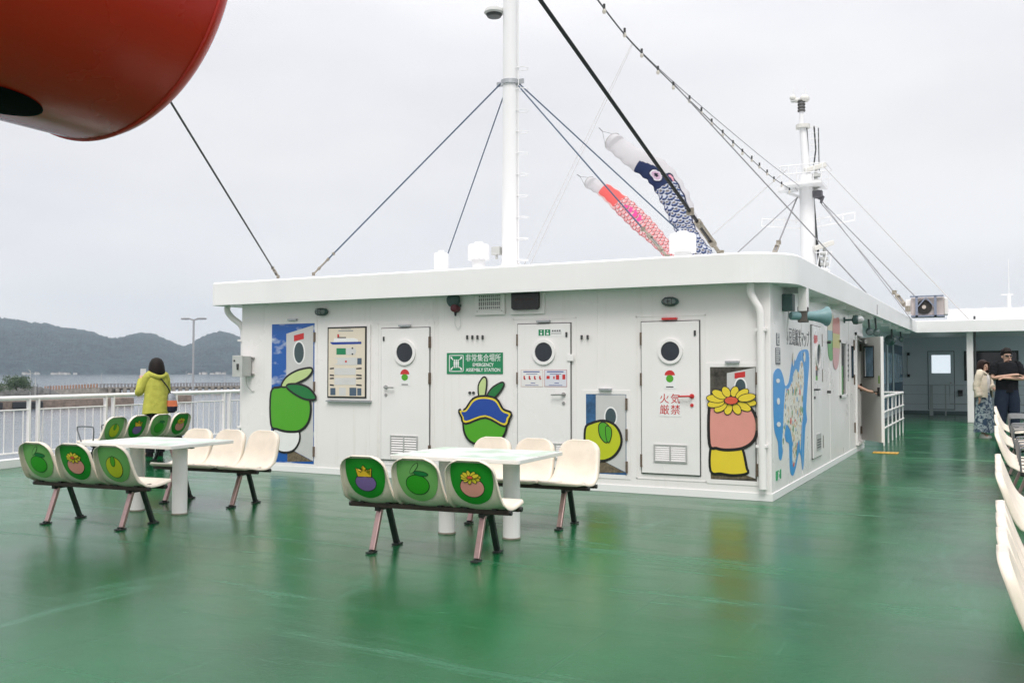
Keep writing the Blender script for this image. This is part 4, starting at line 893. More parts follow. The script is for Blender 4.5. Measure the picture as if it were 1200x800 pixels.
# two hanging oval banners
for pts, lab, bands in (([(970, 376), (973.5, 368), (976.5, 370), (977.5, 385), (977, 410), (974.5, 422.5), (971.5, 420), (970, 408)], 'cream and green oval banner, nearer of the two on the side wall', (('cream_part', (368, 388), flat('banner_cream', (.70, .64, .45))), ('green_part', (399, 422), flat('banner_green', (.10, .36, .10))), ('blue_grey_part', (388, 399), flat('banner_blue', (.22, .42, .50))))),
                         ([(975.5, 377), (978.5, 373), (983, 374), (983.5, 395), (982.5, 422), (980, 432), (976.8, 430), (975.5, 415)], 'red, blue and pink oval banner, farther of the two on the side wall', (('red_part', (373, 392), flat('banner_red', (.62, .20, .16))), ('yellow_part', (392, 408), flat('banner_yellow', (.55, .50, .15))), ('pink_part', (408, 432), flat('banner_pink', (.62, .34, .34)))))):
    P = smooth_poly(spx(pts), 5); ym = sum(p[0] for p in P) / len(P); r_ = root('oval_banner', lab, 'banner', (XS, ym, min(p[1] for p in P)), 'oval banners on the side wall')
    far = .0 if pts[0][0] < 975 else .004
    zt, zb_ = max(p[1] for p in P), min(p[1] for p in P); py0 = min(p[1] for p in pts); py1 = max(p[1] for p in pts)
    for nm, (v0, v1), m in bands:
        za_, zb2 = zt - (v0 - py0) / (py1 - py0) * (zt - zb_), zt - (v1 - py0) / (py1 - py0) * (zt - zb_)
        def clip(P, z, keep_below):
            out = []
            for i, p in enumerate(P):
                q = P[(i + 1) % len(P)]; ip = (p[1] <= z) == keep_below; iq = (q[1] <= z) == keep_below
                if ip: out.append(p)
                if ip != iq: t = (z - p[1]) / (q[1] - p[1]); out.append((p[0] + (q[0] - p[0]) * t, z))
            return out
        Q = clip(clip(P, za_ + .0001, True), zb2, False)
        if len(Q) > 2: spoly(Q, .002 + far, .003).build(nm, m, r_)
# side window and tall caption
y0, z1 = sw(983, 392); y1, z0 = sw(991, 463); b = B(); t = .05
z1 = 1.96; z0 = 1.02
b = B(); b.box((XS, y0, z0), (XS + .03, y0 + t, z1)); b.box((XS, y1 - t, z0), (XS + .03, y1, z1)); b.box((XS, y0, z1 - t), (XS + .03, y1, z1)); b.box((XS, y0, z0), (XS + .03, y1, z0 + t))
wf = b.build('side_window', DOORW, house, bevel=.004)
B().box((XS + .002, y0 + t, z0 + t), (XS + .008, y1 - t, z1 - t)).build('pane', GLASS, wf)
B().box((XS + .008, y0 + t, z0 + t), (XS + .011, y0 + t + .30, z0 + .52)).build('green_film', flat('film_green', (.04, .24, .04)), wf)
capt = root('tall_caption', 'vertical column of small dark characters beside the side window', 'lettering', (XS, sw(994, 420)[0], 1.4))
for k in range(7):      # too small to read in the photograph: dark strokes of the same size only
    y, z = sw(994.0, 407 + k * 6.0); b = B(); b.box((XS + .001, y - .06, z + .025), (XS + .003, y + .06, z + .040)); b.box((XS + .001, y - .05, z - .045), (XS + .003, y + .05, z - .030)); b.box((XS + .0032, y - .01, z - .05), (XS + .0045, y + .01, z + .055)); b.build('lettering_stroke', TXT, capt)
    y, z = sw(994.0, 407 + k * 6.0); text_mesh(ch, .13, TXT, 'japanese_lettering', capt, (XS + .003, y, z), xdir=(0, 1, 0), width=.13 if ch != '・' else None)
# doorway trim and hinge plates
b = B(); b.box((XS, OY0 - .09, OZ0), (XS + .03, OY0, OZ1 + .06)); b.box((XS, OY0 - .09, OZ1), (XS + .03, OY1 + .06, OZ1 + .06)); b.box((XS, OY0 - .09, OZ0 - .04), (XS + .05, OY1 + .03, OZ0)); b.build('doorway_frame', DOORW, house, bevel=.004)
for z in (1.92, 1.3, .45): B().box((XS + .0005, OY0 - .30, z - .09), (XS + .02, OY0 - .24, z + .09)).build('strike_plate', HINGE, house, bevel=.003)
y, z = sw(998.7, 424); B().box((XS + .0005, y - .13, z - .28), (XS + .012, y + .10, z + .28)).build('side_slot_window', GLASS, house)
for px, py in ((969.5, 401), (969.5, 459)):
    y, z = sw(px, py); B().cyl((XS, y, z), (XS + .05, y, z), .022, n=10).build('stud', DARK, house)
# ventilating lamp on a bracket on the side wall
y, z = sw(989, 375); r_ = root('bracket_lamp', 'domed grey lamp on a short arm high on the side wall above the window', 'wall lamp', (XS, y, z))
b = B(); b.tube([(XS, y, z), (XS + .14, y, z)], .018, 8); b.cyl((XS, y, z), (XS + .02, y, z), .05, n=14); b.build('arm', TEALD, r_, smooth=True)
B().lathe([(.03, 0), (.075, .02), (.08, .07), (.07, .10)], (XS + .13, y, z), (1, 0, 0), 20).build('housing', TEALD, r_, smooth=True)
B().lathe([(.068, 0), (.065, .04), (.045, .07), (.015, .09)], (XS + .23, y, z), (1, 0, 0), 20).build('glass_dome', mat('frosted', (.40, .42, .42), .2), r_, smooth=True)
# horn loudspeaker under the eave, pointing forward along the walkway
hy = 12.35; hp = atx(941, 370, -2.0); hx = hp.x; hz_ = hp.z; hy = hp.y
r_ = root('horn_loudspeaker', 'teal horn loudspeaker hung under the roof edge over the island map', 'loudspeaker', (hx, hy, hz_))
HD = (.80, .60, 0)
B().lathe([(.045, .0), (.05, .05), (.054, .09), (.062, .15), (.078, .22), (.10, .27), (.118, .295), (.12, .30), (.11, .295), (.085, .25), (.04, .15)], (hx, hy + .03, hz_), HD, 32).build('horn', TEAL, r_, smooth=True)
B().lathe([(.045, 0), (.05, .01), (.05, .10), (.04, .12)], (hx - .13, hy - .075, hz_), HD, 20).build('driver', TEAL, r_, smooth=True)
b = B(); b.box((hx - .05, hy - .03, hz_ + .055), (hx + .05, hy + .11, 2.46)); b.build('mounting_post', WHITE, r_, bevel=.004)
b = B(); b.box((hx - .06, hy - .02, hz_ - .075), (hx + .05, hy + .10, hz_ + .11)); b.build('clamp', mat('clamp_brown', (.10, .085, .075), .6, vary=.2), r_, bevel=.006)
r2 = root('terminal_box', 'dark green cable box on the wall behind the horn loudspeaker', 'cable box', (XS, hy - .1, hz_ + .1))
b = B(); b.box((XS, hy - .12, hz_ + .06), (XS + .12, hy + .06, hz_ + .26)); b.build('box_body', TEALD, r2, bevel=.008)
b = B(); b.tube(bez([(XS + .06, hy - .03, hz_ + .06), (XS + .05, hy - .03, hz_ - .08), (XS + .03, hy - .03, hz_ - .28)]), .008, 6); b.build('cable', PLGREY, r2, smooth=True)

# open door leaf
lf = root('open_steel_door', 'grey steel door standing open at the side doorway with a hand on its handle', 'door', (XS + .02, OY1, 0))
h0 = Vector((XS + .03, OY1 - .01, 0)); fe = Vector((-1.775, 18.16, 0)); dx = (fe - h0); dx.z = 0; Lw = dx.length; dx.normalize(); nrm = Vector((dx.y, -dx.x, 0)); nrm = nrm if nrm.y < 0 else -nrm
Zb, Zt = .17, 2.08
def leafbox(u0, u1, z0, z1, d0, d1):
    b = B(); P = lambda u, d, z: h0 + dx * u + nrm * d + Vector((0, 0, z))
    b.mesh([P(u0, d0, z0), P(u1, d0, z0), P(u1, d1, z0), P(u0, d1, z0), P(u0, d0, z1), P(u1, d0, z1), P(u1, d1, z1), P(u0, d1, z1)], [(0, 3, 2, 1), (4, 5, 6, 7), (0, 1, 5, 4), (1, 2, 6, 5), (2, 3, 7, 6), (3, 0, 4, 7)]); return b
wu0, wu1, wz0, wz1 = .15, .50, 1.36, 1.90
b = B()
for a in ((0, Lw, Zb, wz0), (0, Lw, wz1, Zt), (0, wu0, wz0, wz1), (wu1, Lw, wz0, wz1)):
    q = leafbox(*a, 0, .04); b.mesh(q.v, q.f)
b.build('leaf', GREYD, lf)
leafbox(Lw, Lw + .012, Zb, Zt, -.01, .045).build('edge_strip', DOORW, lf)
b = B()
for a in ((wu0 - .02, wu1 + .02, wz0 - .02, wz0), (wu0 - .02, wu1 + .02, wz1, wz1 + .02), (wu0 - .02, wu0, wz0, wz1), (wu1, wu1 + .02, wz0, wz1)):
    q = leafbox(*a, .035, .05); b.mesh(q.v, q.f)
wfr = b.build('window_frame', DARK, lf)
gm = mat('sky_reflection_pane', (.34, .54, .72), .05, vary=.5, vscale=3); leafbox(wu0, wu1, wz0, wz1, .015, .022).build('pane', gm, wfr)  # reflected sky put into the pane's own colour
hc = h0 + dx * (Lw - .07) + nrm * .04 + Vector((0, 0, 1.08))
b = B(); b.cbox(tuple(hc + nrm * .01), (.05, .03, .16), math.atan2(dx.y, dx.x)); b.tube([hc, hc + nrm * .06, hc + nrm * .065 - dx * .12], .011, 8); b.build('handle', BLACK, lf)
b = B(); c_ = h0 + dx * (Lw - .07) + nrm * .041 + Vector((0, 0, 1.30)); b.cbox(tuple(c_), (.05, .004, .14), math.atan2(dx.y, dx.x)); b.build('small_sticker', mat('lime_sticker', (.20, .40, .08), .5), lf)
b = B(); c_ = h0 + dx * .16 + nrm * .06 + Vector((0, 0, 2.0)); b.cbox(tuple(c_), (.22, .06, .07), math.atan2(dx.y, dx.x)); b.tube([c_ + nrm * .03, Vector((XS - .03, 18.3, 2.06))], .012, 6); b.build('door_closer', GREYBOX, lf)
for z in (.35, 1.15, 1.9): leafbox(-.03, .03, z - .07, z + .07, .0, .05).build('hinge', HINGE, lf)

# deck guard beside the stair opening
def guard(name, label, X, y0, y1, h, n, rails, pm=WHITE, r=.02, flat_posts=True):
    t = root(name, label, 'railing', (X, (y0 + y1) / 2, 0))
    B().tube([(X, y0, h), (X, y1, h)], r * 1.2, 10).build('top_rail', pm, t, smooth=True)
    for k in range(n):
        y = y0 + (y1 - y0) * k / (n - 1); (B().box((X - .012, y - .035, 0), (X + .012, y + .035, h - .01)) if flat_posts else B().cyl((X, y, 0), (X, y, h), r, n=8)).build('post', pm, t)
    for z in rails: B().tube([(X + .018, y0, z), (X + .018, y1, z)], r * .7, 8).build('rail', pm, t, smooth=True)
    return t
g = guard('stair_guard_railing', 'short white guard railing beyond the open door on the side walkway', -1.92, 19.7, 24.0, .95, 6, (.35, .66), r=.026)
B().tube([(-1.92, 24.0, .95), (-2.75, 24.0, .95)], .026, 8).build('return_rail', WHITE, g, smooth=True)
for px, lab, wpost in ((1094.5, 'thick pale post in the dim walkway before the far wall door', .055), (1111, 'thin pale post right of the thick pale one before the far wall', .02)):
    p = gp(px, 484.5, 0); o = B().box((p.x - wpost, 33.9, 0), (p.x + wpost, 33.95, 1.02)); tag(o.build('barrier_post', mat('barrier_paint', (.42, .46, .46), .5)), lab, 'post')
br = root('barrier_rail', 'thin horizontal barrier rails across the dim far walkway', 'barrier', (-1.3, 33.8, 0))
b = B(); b.tube([(-2.7, 33.85, 1.0), (2.3, 33.85, 1.0)], .014, 6); b.tube([(-2.7, 33.85, .70), (2.3, 33.85, .70)], .009, 6); b.tube([(-2.7, 33.85, .38), (2.3, 33.85, .38)], .009, 6); b.build('rail', mat('barrier_paint', (.42, .46, .46), .5), br)
b = B(); xa = at(1113, 460, 33.7).x; xb_ = 2.2; b.tube([(xa, 33.7, .98), (xa, 33.7, .40), (xb_, 33.7, .40)], .02, 6); b.build('gate_frame', mat('barrier_paint', (.42, .46, .46), .5), br)

# far cross wall: door with a bright pane, long dark window, fittings
XW = lambda px: at(px, 440, YFAR).x
x0, x1 = XW(1088), XW(1118); zt = at(1100, 412, YFAR).z
fd = B().box((x0, YFAR - .03, .16), (x1, YFAR - .002, zt)).build('far_door', SHADEW, house, bevel=.008); fd['label'] = 'grey door with a bright square pane in the far dim wall'
B().box((x0 - .02, YFAR - .006, .14), (x1 + .02, YFAR - .001, zt + .02)).build('gasket', DARK, fd)
a0, a1 = XW(1092), XW(1114); c1, c0 = at(1100, 416, YFAR).z, at(1100, 437, YFAR).z
B().box((a0, YFAR - .036, c0), (a1, YFAR - .0305, c1)).build('sky_glow_pane', mat('sky_glow_pane', (.5, .55, .6), .3, emit=((.80, .88, .95), .85)), fd)  # glow added in place of the sky seen through the window
B().cyl((x1 - .1, YFAR - .03, 1.05), (x1 - .1, YFAR - .08, 1.05), .03, n=8).build('handle', STEEL, fd)
wx0, wx1 = XW(1130), XW(1194); wz1_, wz0_ = at(1150, 411, YFAR).z, at(1150, 446, YFAR).z
fwin = B().box((wx0, YFAR - .02, wz0_), (wx1, YFAR - .001, wz1_)).build('long_window', DARK, house, bevel=.01); B().box((wx0 + .06, YFAR - .024, wz0_ + .06), (wx1 - .06, YFAR - .0205, wz1_ - .06)).build('pane', GLASS, fwin)
b = B(); X = XW(1131); b.cbox((X - .15, YFAR - .04, .72), (.14, .08, .2)); b.build('socket_box', BLACK, house)
for zz, xx in ((2.05, 1059.5), (1.30, 1059.5)): B().cbox((XW(xx) + .15, YFAR - .05, zz), (.08, .1, .1)).build('door_hook', BLACK, house)
B().cyl((XW(1060) + .1, YFAR - .04, 1.3), (XW(1060) + .1, YFAR - .04, 2.05), .02, n=6).build('grab_bar', mat('barrier_paint', (.42, .46, .46), .5), house)
# dark blue shuttered windows along the recessed wall
BLUEP = mat('blue_shutter', (.02, .085, .15), .35, vary=.3, vscale=2)
for y0_, y1_, m, lab in ((27.2, 29.0, mat('sky_pane', (.12, .22, .33), .08, vary=.4, vscale=1), None), (29.6, 30.9, BLUEP, None), (31.4, 34.6, BLUEP, None)):
    f_ = B().box((XR, y0_, .35), (XR + .05, y1_, 2.3)).build('dark_blue_window', m, house, bevel=.01)
    B().box((XR + .02, y0_ - .05, .3), (XR + .06, y0_, 2.35)).build('window_post', SHADEW, f_)
    B().box((XR + .05, y0_ + .2, 1.1), (XR + .056, y1_ - .2, 2.0)).build('pane', gm, f_)
# lamps and horn under the eave beyond the door
for px, py, X, lab in ((1019, 388, -2.1, 'dark floodlight pair under the eave just above the open door'), (1027, 389, -2.05, 'round dark lamp beside the floodlight above the open door'), (1056, 397, -2.3, 'small round dark lamp far under the eave')):
    p = atx(px, py, X); r_ = root('eave_lamp', lab, 'lamp', tuple(p), 'small dark lamps under the far eave')
    B().lathe([(.02, -.06), (.06, -.04), (.075, .02), (.07, .05)], p, (.3, -1, -.5), 16).build('housing', TEALD, r_, smooth=True); B().lathe([(.065, .045), (.05, .065), (.02, .07)], p, (.3, -1, -.5), 16).build('lens', mat('lamp_lens', (.20, .24, .24), .15), r_, smooth=True)
    B().tube([p, (p.x - .02, p.y, 2.46 + zs(p.y))], .02, 6).build('stem', DARK, r_)
p = atx(1045, 398, -2.3); r_ = root('far_horn', 'small dark horn loudspeaker under the eave beyond the open door', 'loudspeaker', tuple(p))
B().lathe([(.04, -.2), (.05, 0), (.08, .2), (.14, .34), (.12, .33), (.04, .2)], p, (-.2, 1, 0), 20).build('horn', TEALD, r_, smooth=True); B().tube([p, (p.x, p.y, 2.46 + zs(p.y))], .025, 6).build('stem', DARK, r_)
# post under the far roof corner, with its dark drain pipe and stay
pp_ = at(1137, 440, 29.7); b = B(); b.box((pp_.x - .085, 29.65, 0), (pp_.x + .085, 29.8, 2.46 + zs(29.7))); tag(b.build('roof_post', WHITE, bevel=.015), 'white square post carrying the far roof edge beside the waiting couple', 'post')
b = B(); b.tube([(pp_.x + .13, 29.7, 0), (pp_.x + .13, 29.7, 2.9 + zs(29.7))], .03, 8); tag(b.build('dark_pipe', DARK), 'thin dark pipe running up behind the white roof post', 'pipe')
# yellow step mark on the deck
p = gp(1038, 530.5, 0); b = B(); b.cbox((p.x, p.y, .006), (.42, .34, .006)); b.mi = 1
for k in range(5): b.cbox((p.x - .16 + k * .08, p.y, .0098), (.022, .30, .0015))
tag(b.build('step_mat', [mat('mat_yellow', (.62, .36, .06), .7, vary=.2, vscale=30), mat('mat_amber', (.45, .24, .04), .7)]), 'small yellow tread mat on the green deck before the open door', 'mat')
# ================================================================ PORT RAILING
def port_railing():
    t = root('port_railing', 'white pipe railing with thin balusters along the left edge of the deck', 'railing', (rail_x(11), 11, 0))
    P = lambda Y, z, o=0: Vector((rail_x(Y) + o, Y, z))
    B().tube([P(-3, 1.04), P(46, 1.04)], .036, 12).build('top_rail', WHITE, t, smooth=True)
    B().beam(P(-4, .062), P(46, .062), .20, .12).build('kerb', ROOFW, t)
    per = 1.55; y = 9.655 - 8 * per
    for k in range(26):
        for o in (-.085, .085): B().box((rail_x(y + o) - .035, y + o - .014, .12), (rail_x(y + o) + .035, y + o + .014, 1.03)).build('post', WHITE, t)
        a, c = y + .10, y + per - .10
        b = B(); b.tube([P(a - .02, .86), P(c + .02, .86)], .014, 6); b.tube([P(a - .02, .21), P(c + .02, .21)], .014, 6)
        for j in range(8): yy = a + (c - a) * (j + .5) / 8; b.tube([P(yy, .21), P(yy, .86)], .0085, 5)
        b.tube([P(a, .02, -.0), P(a + .10, .86, 0)], .007, 4)
        b.build('baluster_panel', WHITE, t); y += per
    return t
port_railing()
t = root('starboard_railing', 'white pipe railing along the right edge of the deck', 'railing', (2.5, 10, 0))
B().tube([(2.5, -3, 1.04), (2.5, 29, 1.04)], .036, 10).build('top_rail', WHITE, t, smooth=True)
b = B()
for k in range(20): b.box((2.48, -3 + k * 1.6, 0), (2.52, -2.94 + k * 1.6, 1.03))
b.tube([(2.5, -3, .7), (2.5, 29, .7)], .014, 6); b.tube([(2.5, -3, .35), (2.5, 29, .35)], .014, 6); b.build('post', WHITE, t)

# ================================================================ BENCHES
PROF = [(-.345, .785), (-.318, .70), (-.285, .60), (-.248, .51), (-.200, .445), (-.13, .41), (-.05, .402), (.05, .412), (.13, .428), (.18, .436), (.205, .425)]
_c = bez([(0, y, z) for y, z in PROF], 6); _s = [0]
for a, c in zip(_c, _c[1:]): _s.append(_s[-1] + (c - a).length)
SL = _s[-1]
def prof(s):
    s = max(0, min(SL, s))
    for i in range(len(_s) - 1):
        if s <= _s[i + 1]: t = (s - _s[i]) / (_s[i + 1] - _s[i]); p = _c[i].lerp(_c[i + 1], t); d = (_c[i + 1] - _c[i]).normalized(); break
    n = Vector((0, -d.z, d.y)) * -1        # sitter's side
    n = Vector((0, -d.z, d.y)); 
    if n.y + n.z < 0: n = -n
    return p, n
def halfw(s):
    w = .186 + .034 * min(1, s / .40); r = .105
    if s < r: w = w - r + math.sqrt(max(0, r * r - (r - s) ** 2))
    r2 = .06
    if SL - s < r2: w = w - r2 + math.sqrt(max(0, r2 * r2 - (r2 - (SL - s)) ** 2))
    return w
def surf(x, s, off=0):
    p, n = prof(s); dish = .022 * (1 - (x / .2) ** 2) * math.sin(min(1, s / SL * 1.05) * math.pi) ** .5
    return p + Vector((x, 0, 0)) - n * (dish - off)
def shell_mesh():
    NU, NV = 14, 30; b = B(); vs = []
    svals = [0, .006, .018, .038, .066, .1] + [.1 + (SL - .16) * k / (NV - 12) for k in range(1, NV - 11)] + [SL - .06 + .0 + d for d in (.022, .040, .052, .060)]
    NV = len(svals); g = []
    for s in svals:
        w = max(halfw(s), .02); row = []
        for i in range(NU + 1):
            u = i / NU * 2 - 1; row.append(surf(u * w, s))
        g.append(row)
    for row in g: vs += row
    n1 = NU + 1
    fs = [(j * n1 + i, j * n1 + i + 1, (j + 1) * n1 + i + 1, (j + 1) * n1 + i) for j in range(NV - 1) for i in range(NU)]
    # perimeter flange turned to the back / underside
    loop = [(0, i) for i in range(n1)] + [(j, NU) for j in range(1, NV)] + [(NV - 1, i) for i in range(NU - 1, -1, -1)] + [(j, 0) for j in range(NV - 2, 0, -1)]
    prev = [j * n1 + i for j, i in loop]
    for dpt, outw in ((.010, .006), (.028, .010), (.040, .011)):
        cur = []
        for (j, i) in loop:
            s = svals[j]; p, n = prof(s); x = g[j][i].x; o = Vector(((1 if x > 0 else -1) * outw * min(1, abs(x) / .12), 0, 0))
            fl = dpt * (1 if s < SL * .45 else .62)
            q = g[j][i] - n * fl + o
            if j == 0: q += Vector((0, -.002, outw * .8))
            cur.append(len(vs)); vs.append(q)
        k = len(loop); fs += [(prev[a], prev[(a + 1) % k], cur[(a + 1) % k], cur[a]) for a in range(k)]; prev = cur
    b.mesh(vs, fs); return b
def on_back(pts, off, k=5):
    """outline (x, s) filled with rings so that it follows the back of the shell"""
    n = len(pts); cx = sum(p[0] for p in pts) / n; cs = sum(p[1] for p in pts) / n; vs = [surf(cx, cs, -.0065 - off)]; fs = []
    for r in range(1, k + 1):
        for p in pts: t = r / k; vs.append(surf(cx + (p[0] - cx) * t, cs + (p[1] - cs) * t, -.0065 - off))
    for i in range(n): fs.append((0, 1 + i, 1 + (i + 1) % n))
    for r in range(k - 1):
        for i in range(n): a = 1 + r * n; c = a + n; fs.append((a + i, c + i, c + (i + 1) % n, a + (i + 1) % n))
    return B().mesh(vs, fs)
def shell(parent, cx, deco=None):
    b = shell_mesh(); b.v = [p + Vector((cx, 0, 0)) for p in b.v]
    o = b.build('seat_shell', SHELL, parent, smooth=False)
    o.data.polygons.foreach_set('use_smooth', [True] * len(o.data.polygons))
    so = o.modifiers.new('thickness', 'SOLIDIFY'); so.thickness = .006; so.offset = 0; so.use_rim = True
    if deco:
        def place(bb, nm, m): bb.v = [p + Vector((cx, 0, 0)) for p in bb.v]; q = bb.build(nm, m, o); q.data.polygons.foreach_set('use_smooth', [True] * len(q.data.polygons)); return q
        bgm = SEATG1 if deco in ('flower', 'crown') else SEATG2
        out = smooth_poly([(-.135, .024), (0, .016), (.135, .024), (.166, .06), (.176, .16), (.156, .25), (.105, .32), (0, .352), (-.105, .32), (-.156, .25), (-.176, .16), (-.166, .06)], 4)
        place(on_back(out, .001), 'back_sticker', bgm)
        # seen from behind, +x lies on the viewer's right when the seat faces away
        def el(cx_, cs_, rx, rs, off, nm, m, rot=0, n=26): place(on_back(ellipse(cx_ * 1.15, .17 + (cs_ - .17) * 1.15, rx * 1.15, rs * 1.15, n, rot), off, 3), nm, m)
        def shape(cx_, cs_, rx, rs, nm, m, off, rot=0, o_=.005): el(cx_, cs_, rx + o_, rs + o_, off, nm + '_outline', INK, rot); el(cx_, cs_, rx, rs, off + .0006, nm, m, rot)
        if deco == 'olive':
            shape(0, .205, .085, .068, 'fruit', flat('print_mid_green', (.03, .32, .015)), .0025); shape(.035, .125, .052, .015, 'dark_leaf', PDGREEN, .0045, .12, .004); shape(-.012, .090, .046, .013, 'light_leaf', SEATG2, .0045, -.85, .004)
        elif deco == 'flower':
            shape(0, .205, .085, .066, 'pink_shape', PPINK, .0025)
            for k in range(11):
                a = 2 * math.pi * k / 11; shape(.045 * math.cos(a), .132 + .022 * math.sin(a), .026, .012, 'petal', PYEL, .0045 + .0012 * k, math.atan2(.022 * math.sin(a), .045 * math.cos(a)), .0035)
            shape(0, .130, .020, .010, 'flower_centre', flat('print_scarlet', (.66, .10, .05)), .0185, 0, .003)
        elif deco == 'lime':
            shape(0, .20, .080, .085, 'fruit', PLIME, .0025); shape(.0, .15, .022, .042, 'leaf', PGREEN, .0045, .1, .004)
        elif deco == 'crown':
            shape(0, .21, .080, .060, 'purple_shape', PPUR, .0025)
            def cr(g): return [(u * 1.15, .17 + (v_ - .17) * 1.15) for u, v_ in [(-.062 - g, .105 - g), (-.034, .125), (-.0, .085 - g * 1.5), (.034, .125), (.062 + g, .105 - g), (.052 + g, .165 + g), (-.052 - g, .165 + g)]]
            place(on_back(cr(.005), .0048, 2), 'yellow_shape_outline', INK); place(on_back(cr(0), .0062, 2), 'yellow_shape', flat('print_gold', (.78, .48, .03)))
    return o
def bench(name, label, n, decos=None, arms=False, legx=.46, group=None, legm=None):
    t = root(name, label, 'bench', (0, 0, 0), group); pitch = .465
    xs = [(i - (n - 1) / 2) * pitch for i in range(n)]; Lh = n * pitch / 2 + .0
    b = B(); b.box((-Lh, -.15, .355), (Lh, -.11, .392)); b.box((-Lh, .06, .355), (Lh, .10, .392)); b.build('beam', BEAM, t, bevel=.004)
    for x in xs:
        for s in (-.12, .12): B().box((x + s - .018, -.17, .391), (x + s + .018, .13, .402)).build('bracket', mat('bracket_black', (.015, .015, .015), .5), t)
    for s in (-1, 1):
        for y in (-.13, .08): B().cyl((s * Lh, y, .3735), (s * (Lh + .02), y, .3735), .02, n=10).build('end_cap', mat('bracket_black', (.015, .015, .015), .5), t)
    for s in (-1, 1):
        x = s * legx
        B().box((x - .02, -.14, .325), (x + .02, .09, .354)).build('leg_yoke', mat('bracket_black', (.015, .015, .015), .5), t, bevel=.003)
        for (ya, yb, m) in ((-.085, -.205, (legm or (LEG_LIT, LEG_SHADE_FOOT))[0]), (.05, .185, (legm or (LEG_LIT, LEG_SHADE_FOOT))[1])):  # lit tone on one leg, painted shade tone on the other
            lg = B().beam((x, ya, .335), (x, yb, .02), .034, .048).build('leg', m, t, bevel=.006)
            b = B(); sg = -1 if yb < 0 else 1; b.cbox((x, yb + sg * .012, .0095), (.055, .10, .015)); b.cyl((x, yb + sg * .035, .015), (x, yb + sg * .035, .032), .012, n=8); b.build('foot', LEG_SHADE_FOOT, lg, bevel=.002)
    for i, x in enumerate(xs): shell(t, x, decos[i] if decos else None)
    if arms:
        ax = [-(n / 2) * pitch, (n / 2) * pitch] if arms == 2 else [-(n / 2) * pitch]
        if arms == 3: ax = [(i - n / 2) * pitch for i in range(n + 1)]
        for x in ax:
            b = B(); pts = [(x, -.14, .40), (x, -.15, .55), (x, -.145, .62), (x, -.11, .645), (x, .12, .645), (x, .16, .62), (x, .14, .55), (x, .07, .40)]
            b.tube(bez(pts, 4), .0105, 8); b.build('armrest', mat('arm_grey', (.16, .17, .18), .4, .5), t, smooth=True)
    return t
def children(o): return [c for c in bpy.data.objects if c.parent == o]
def copy_tree(o, parent=None):
    kids = children(o); c = o.copy(); C.objects.link(c)
    if parent is not None: c.parent = parent
    for k in kids: copy_tree(k, c)
    return c
def place(t, x, y, rz): t.location = (x, y, 0); t.rotation_euler = (0, 0, rz); return t
G1 = 'three-seat benches facing the two white tables'
b2n = bench('shell_bench', 'three-seat bench nearest the camera with purple, green and pink seat-back prints', 3, ('crown', 'olive', 'flower'), group=G1)
place(b2n, -4.0, 6.47, R(4.5))
b1n = bench('shell_bench', 'three-seat bench at the left table with green, pink and yellow seat-back prints', 3, ('olive', 'flower', 'lime'), group=G1)
place(b1n, -7.60, 6.24, R(5))
pl = bench('shell_bench', 'plain cream three-seat bench facing us across the right table, before the deckhouse wall', 3, group=G1, legm=(LEG_SHADE_FOOT, LEG_LIT))
place(pl, -4.03, 8.07, R(180 + 3))
c = copy_tree(pl); c['label'] = 'plain cream three-seat bench facing us across the left table, near the railing'; place(c, -7.72, 7.76, R(180 + 4))
pb = bench('seaward_bench', 'four-seat bench with green printed seat backs facing the left railing by the woman in yellow', 4, ('lime', 'crown', 'olive', 'flower'), arms=3, legx=.7, group='four-seat benches facing the sea')
place(pb, -11.88, 10.32, R(90 + 6))
pq = bench('seaward_bench', 'four-seat bench at the left edge of the photograph, mostly out of view', 4, ('lime', 'crown', 'olive', 'flower'), arms=3, legx=.7, group='four-seat benches facing the sea')
place(pq, -11.62, 6.72, R(90 + 6))
rb = bench('walkway_bench', 'cream four-seat bench at the right edge of the photograph, nearest the camera', 4, None, arms=0, legx=.70, group='cream benches in a row down the right side of the walkway')
place(rb, .385, 4.70, R(-90))
rba = bench('walkway_bench', 'cream four-seat bench with armrests, third from the camera on the right', 4, None, arms=3, legx=.70, group='cream benches in a row down the right side of the walkway')
place(rba, .385, 12.2, R(-90))
c = copy_tree(rb); c['label'] = 'cream four-seat bench on the right, second from the camera'; place(c, .385, 7.75, R(-90))
for y, lab in ((15.6, 'cream four-seat bench with armrests, fourth from the camera on the right'), (19.3, 'cream four-seat bench with armrests, farthest on the right by the couple')):
    c = copy_tree(rba); c['label'] = lab; place(c, .385, y, R(-90))
